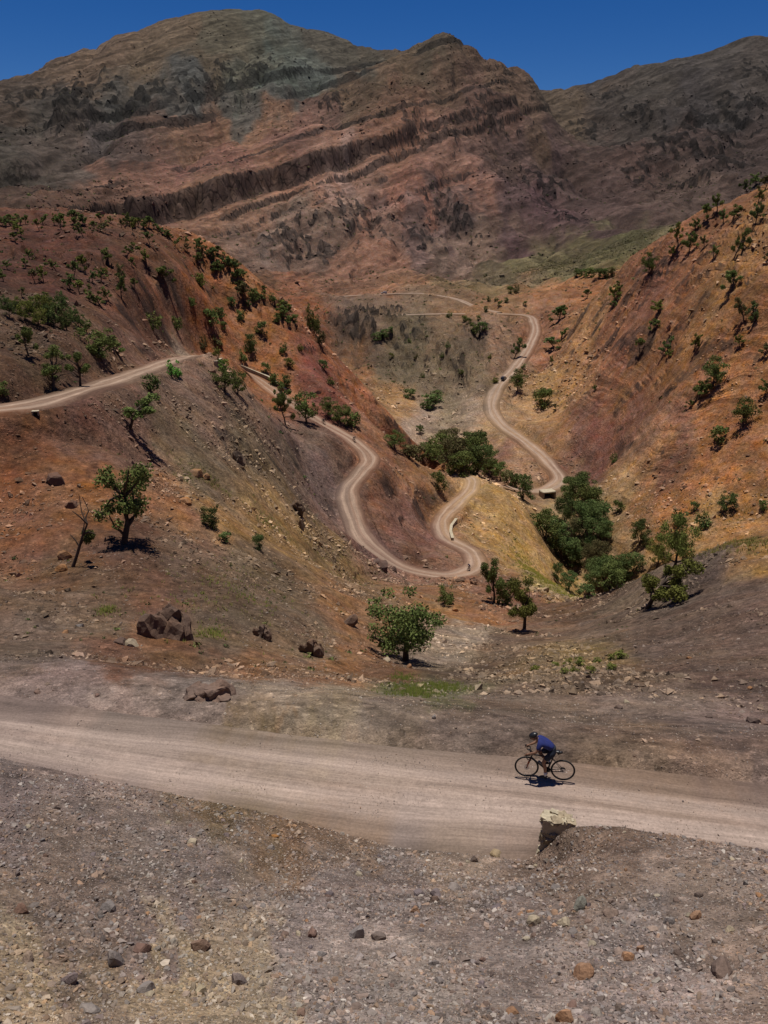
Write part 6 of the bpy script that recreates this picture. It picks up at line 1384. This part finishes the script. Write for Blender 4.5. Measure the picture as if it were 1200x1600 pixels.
M_glass=plain('car_glass',(.02,.025,.03),.1,0,.8); M_carpaint=plain('car_paint_dark',(.03,.032,.04),.3,.3,.6); M_carpale=plain('car_paint_pale',(.42,.40,.37),.4,.2,.5)
fp=spline(FARP,1.5); tp=spline(TRKP,3.)
d,z=road_pose(fp,*CARS[0],.36); car(M_carpaint,'dark car on the far road beside the round tree',CARS[0][0],CARS[0][1],z,math.atan2(d[1],d[0]))
d,z=road_pose(tp,*CARS[1],.36); car(M_carpale,'pale vehicle stopped on the high track at the mountain foot',CARS[1][0],CARS[1][1],z,math.atan2(d[1],d[0]))
# small walls
def conc(name,h,var=.3):
    m,t=newmat(name); geo=t.new('ShaderNodeNewGeometry').outputs['Position']; b=t.new('ShaderNodeRGB'); b.outputs[0].default_value=(*lin(h),1)
    n=t.noise(geo,6,8,.65); n2=t.noise(geo,1.2,5,.6); v=t.math('MULTIPLY',t.ramp(n,.3,.7,1-var,1+var*.5),t.ramp(n2,.3,.7,.75,1.1))
    t.finish(t.hsv(b.outputs[0],v=v),.9,n,.5,.04,spec=.15); return m
M_lime=conc('limewashed_concrete','b8ab92'); M_limestone=conc('rough_limestone','a3937a',.45)
def wall_along(name,pts,th,h,label):
    e=empty(name,pts[0]); V=[];F=[]; cV=[];cF=[]
    P=[Vector(p)-Vector(pts[0]) for p in pts]
    for (vv,ff,t,z0,z1) in ((V,F,th,-.6,h),(cV,cF,th*1.25,h+.002,h+.14)):
        for i,p in enumerate(P):
            d=(P[min(i+1,len(P)-1)]-P[max(i-1,0)]); n=Vector((d.y,-d.x,0)).normalized()*t*.5
            for q,z in ((p-n,z0),(p+n,z0),(p+n,z1),(p-n,z1)): vv.append((q.x,q.y,q.z+z))
        m=len(P)
        for i in range(m-1):
            for k in range(4): ff.append((i*4+k,i*4+(k+1)%4,(i+1)*4+(k+1)%4,(i+1)*4+k))
        ff.append((3,2,1,0)); ff.append(tuple((m-1)*4+k for k in range(4)))
    mesh_obj('wall_body',V,F,M_limestone,e); mesh_obj('coping',cV,cF,M_lime,e); tag(e,label,'wall','low walls along the road')
for pts,th,h,label in WALLS: wall_along('parapet_wall',[(p[0],p[1],float(ground_z(T,p[0],p[1]))) for p in pts],th,h,label)
# ruined culvert head by the near road: a core with rough stones bedded in mortar
def rough_block(name,sx,sy,sz,seed,mat,parent,loc,rot=(0,0,0),amp=.12):
    bm=bmesh.new(); bmesh.ops.create_cube(bm,size=1.0); bmesh.ops.subdivide_edges(bm,edges=bm.edges[:],cuts=4,use_grid_fill=True)
    V=np.array([v.co for v in bm.verts]); F=[[v.index for v in f.verts] for f in bm.faces]; bm.free()
    r=np.abs(V).max(1,keepdims=True); V=V*(.86+.14*(.5/np.maximum(np.linalg.norm(V,axis=1,keepdims=True),.3)))
    n=perlin(V[:,0]*4+seed,V[:,1]*4+V[:,2]*3,seed)+.5*perlin(V[:,0]*9,V[:,1]*9-V[:,2]*8,seed+1); V=V*(1+amp*n)[:,None]*np.array([sx,sy,sz])
    o=mesh_obj(name,[tuple(v) for v in V],F,mat,parent); o.location=loc; o.rotation_euler=rot; return o
cw=empty('ruined_wall',(CULV[0],CULV[1],CULV[2]),(0,0,R_(-14)))
rough_block('wall_core',.72,.42,1.5,3,M_lime,cw,(.30,0,-.77),amp=.09)
wr=random.Random(4)
for k in range(24):
    side=k%3
    if side==0: p=(wr.uniform(.0,.6),-.20,wr.uniform(-1.4,-.12)); s=(wr.uniform(.16,.3),.12,wr.uniform(.12,.2))
    elif side==1: p=(-.02,wr.uniform(-.15,.15),-.12-.055*k*.95); s=(.13,wr.uniform(.16,.26),wr.uniform(.12,.2))
    else: p=(wr.uniform(.0,.6),wr.uniform(-.14,.14),-.05); s=(wr.uniform(.16,.3),wr.uniform(.14,.22),.10)
    rough_block('stone',*s,10+k,M_limestone if k%2 else M_lime,cw,p,(wr.uniform(-.3,.3),wr.uniform(-.3,.3),wr.uniform(-.5,.5)),.3)
tag(cw,'cream ruined culvert wall end buried in gravel at the near road edge','wall')
# culvert mouth under the left road and the small bridge over the stream
def portal(name,x,y,z,w,h,dep,yaw,label,cat):
    e=empty(name,(x,y,z),(0,0,yaw)); t=h*.3
    rough_block('pier',t,dep,h*1.3,31,M_limestone,e,(-w/2-t/2,0,h*.4),amp=.04); rough_block('pier',t,dep,h*1.3,32,M_limestone,e,(w/2+t/2,0,h*.4),amp=.04)
    rough_block('deck',w+2*t+.1,dep*1.04,h*.28,33,M_lime,e,(0,0,h*1.16),amp=.03); mesh_obj('opening_shade',[(-w/2,dep*.42,-.5),(w/2,dep*.42,-.5),(w/2,dep*.42,h*1.05),(-w/2,dep*.42,h*1.05)],[(0,1,2,3)],M_black,e)  # flat black sheet across the opening stands in for the shade inside
    tag(e,label,cat)
for a in PORTALS: portal(*a)
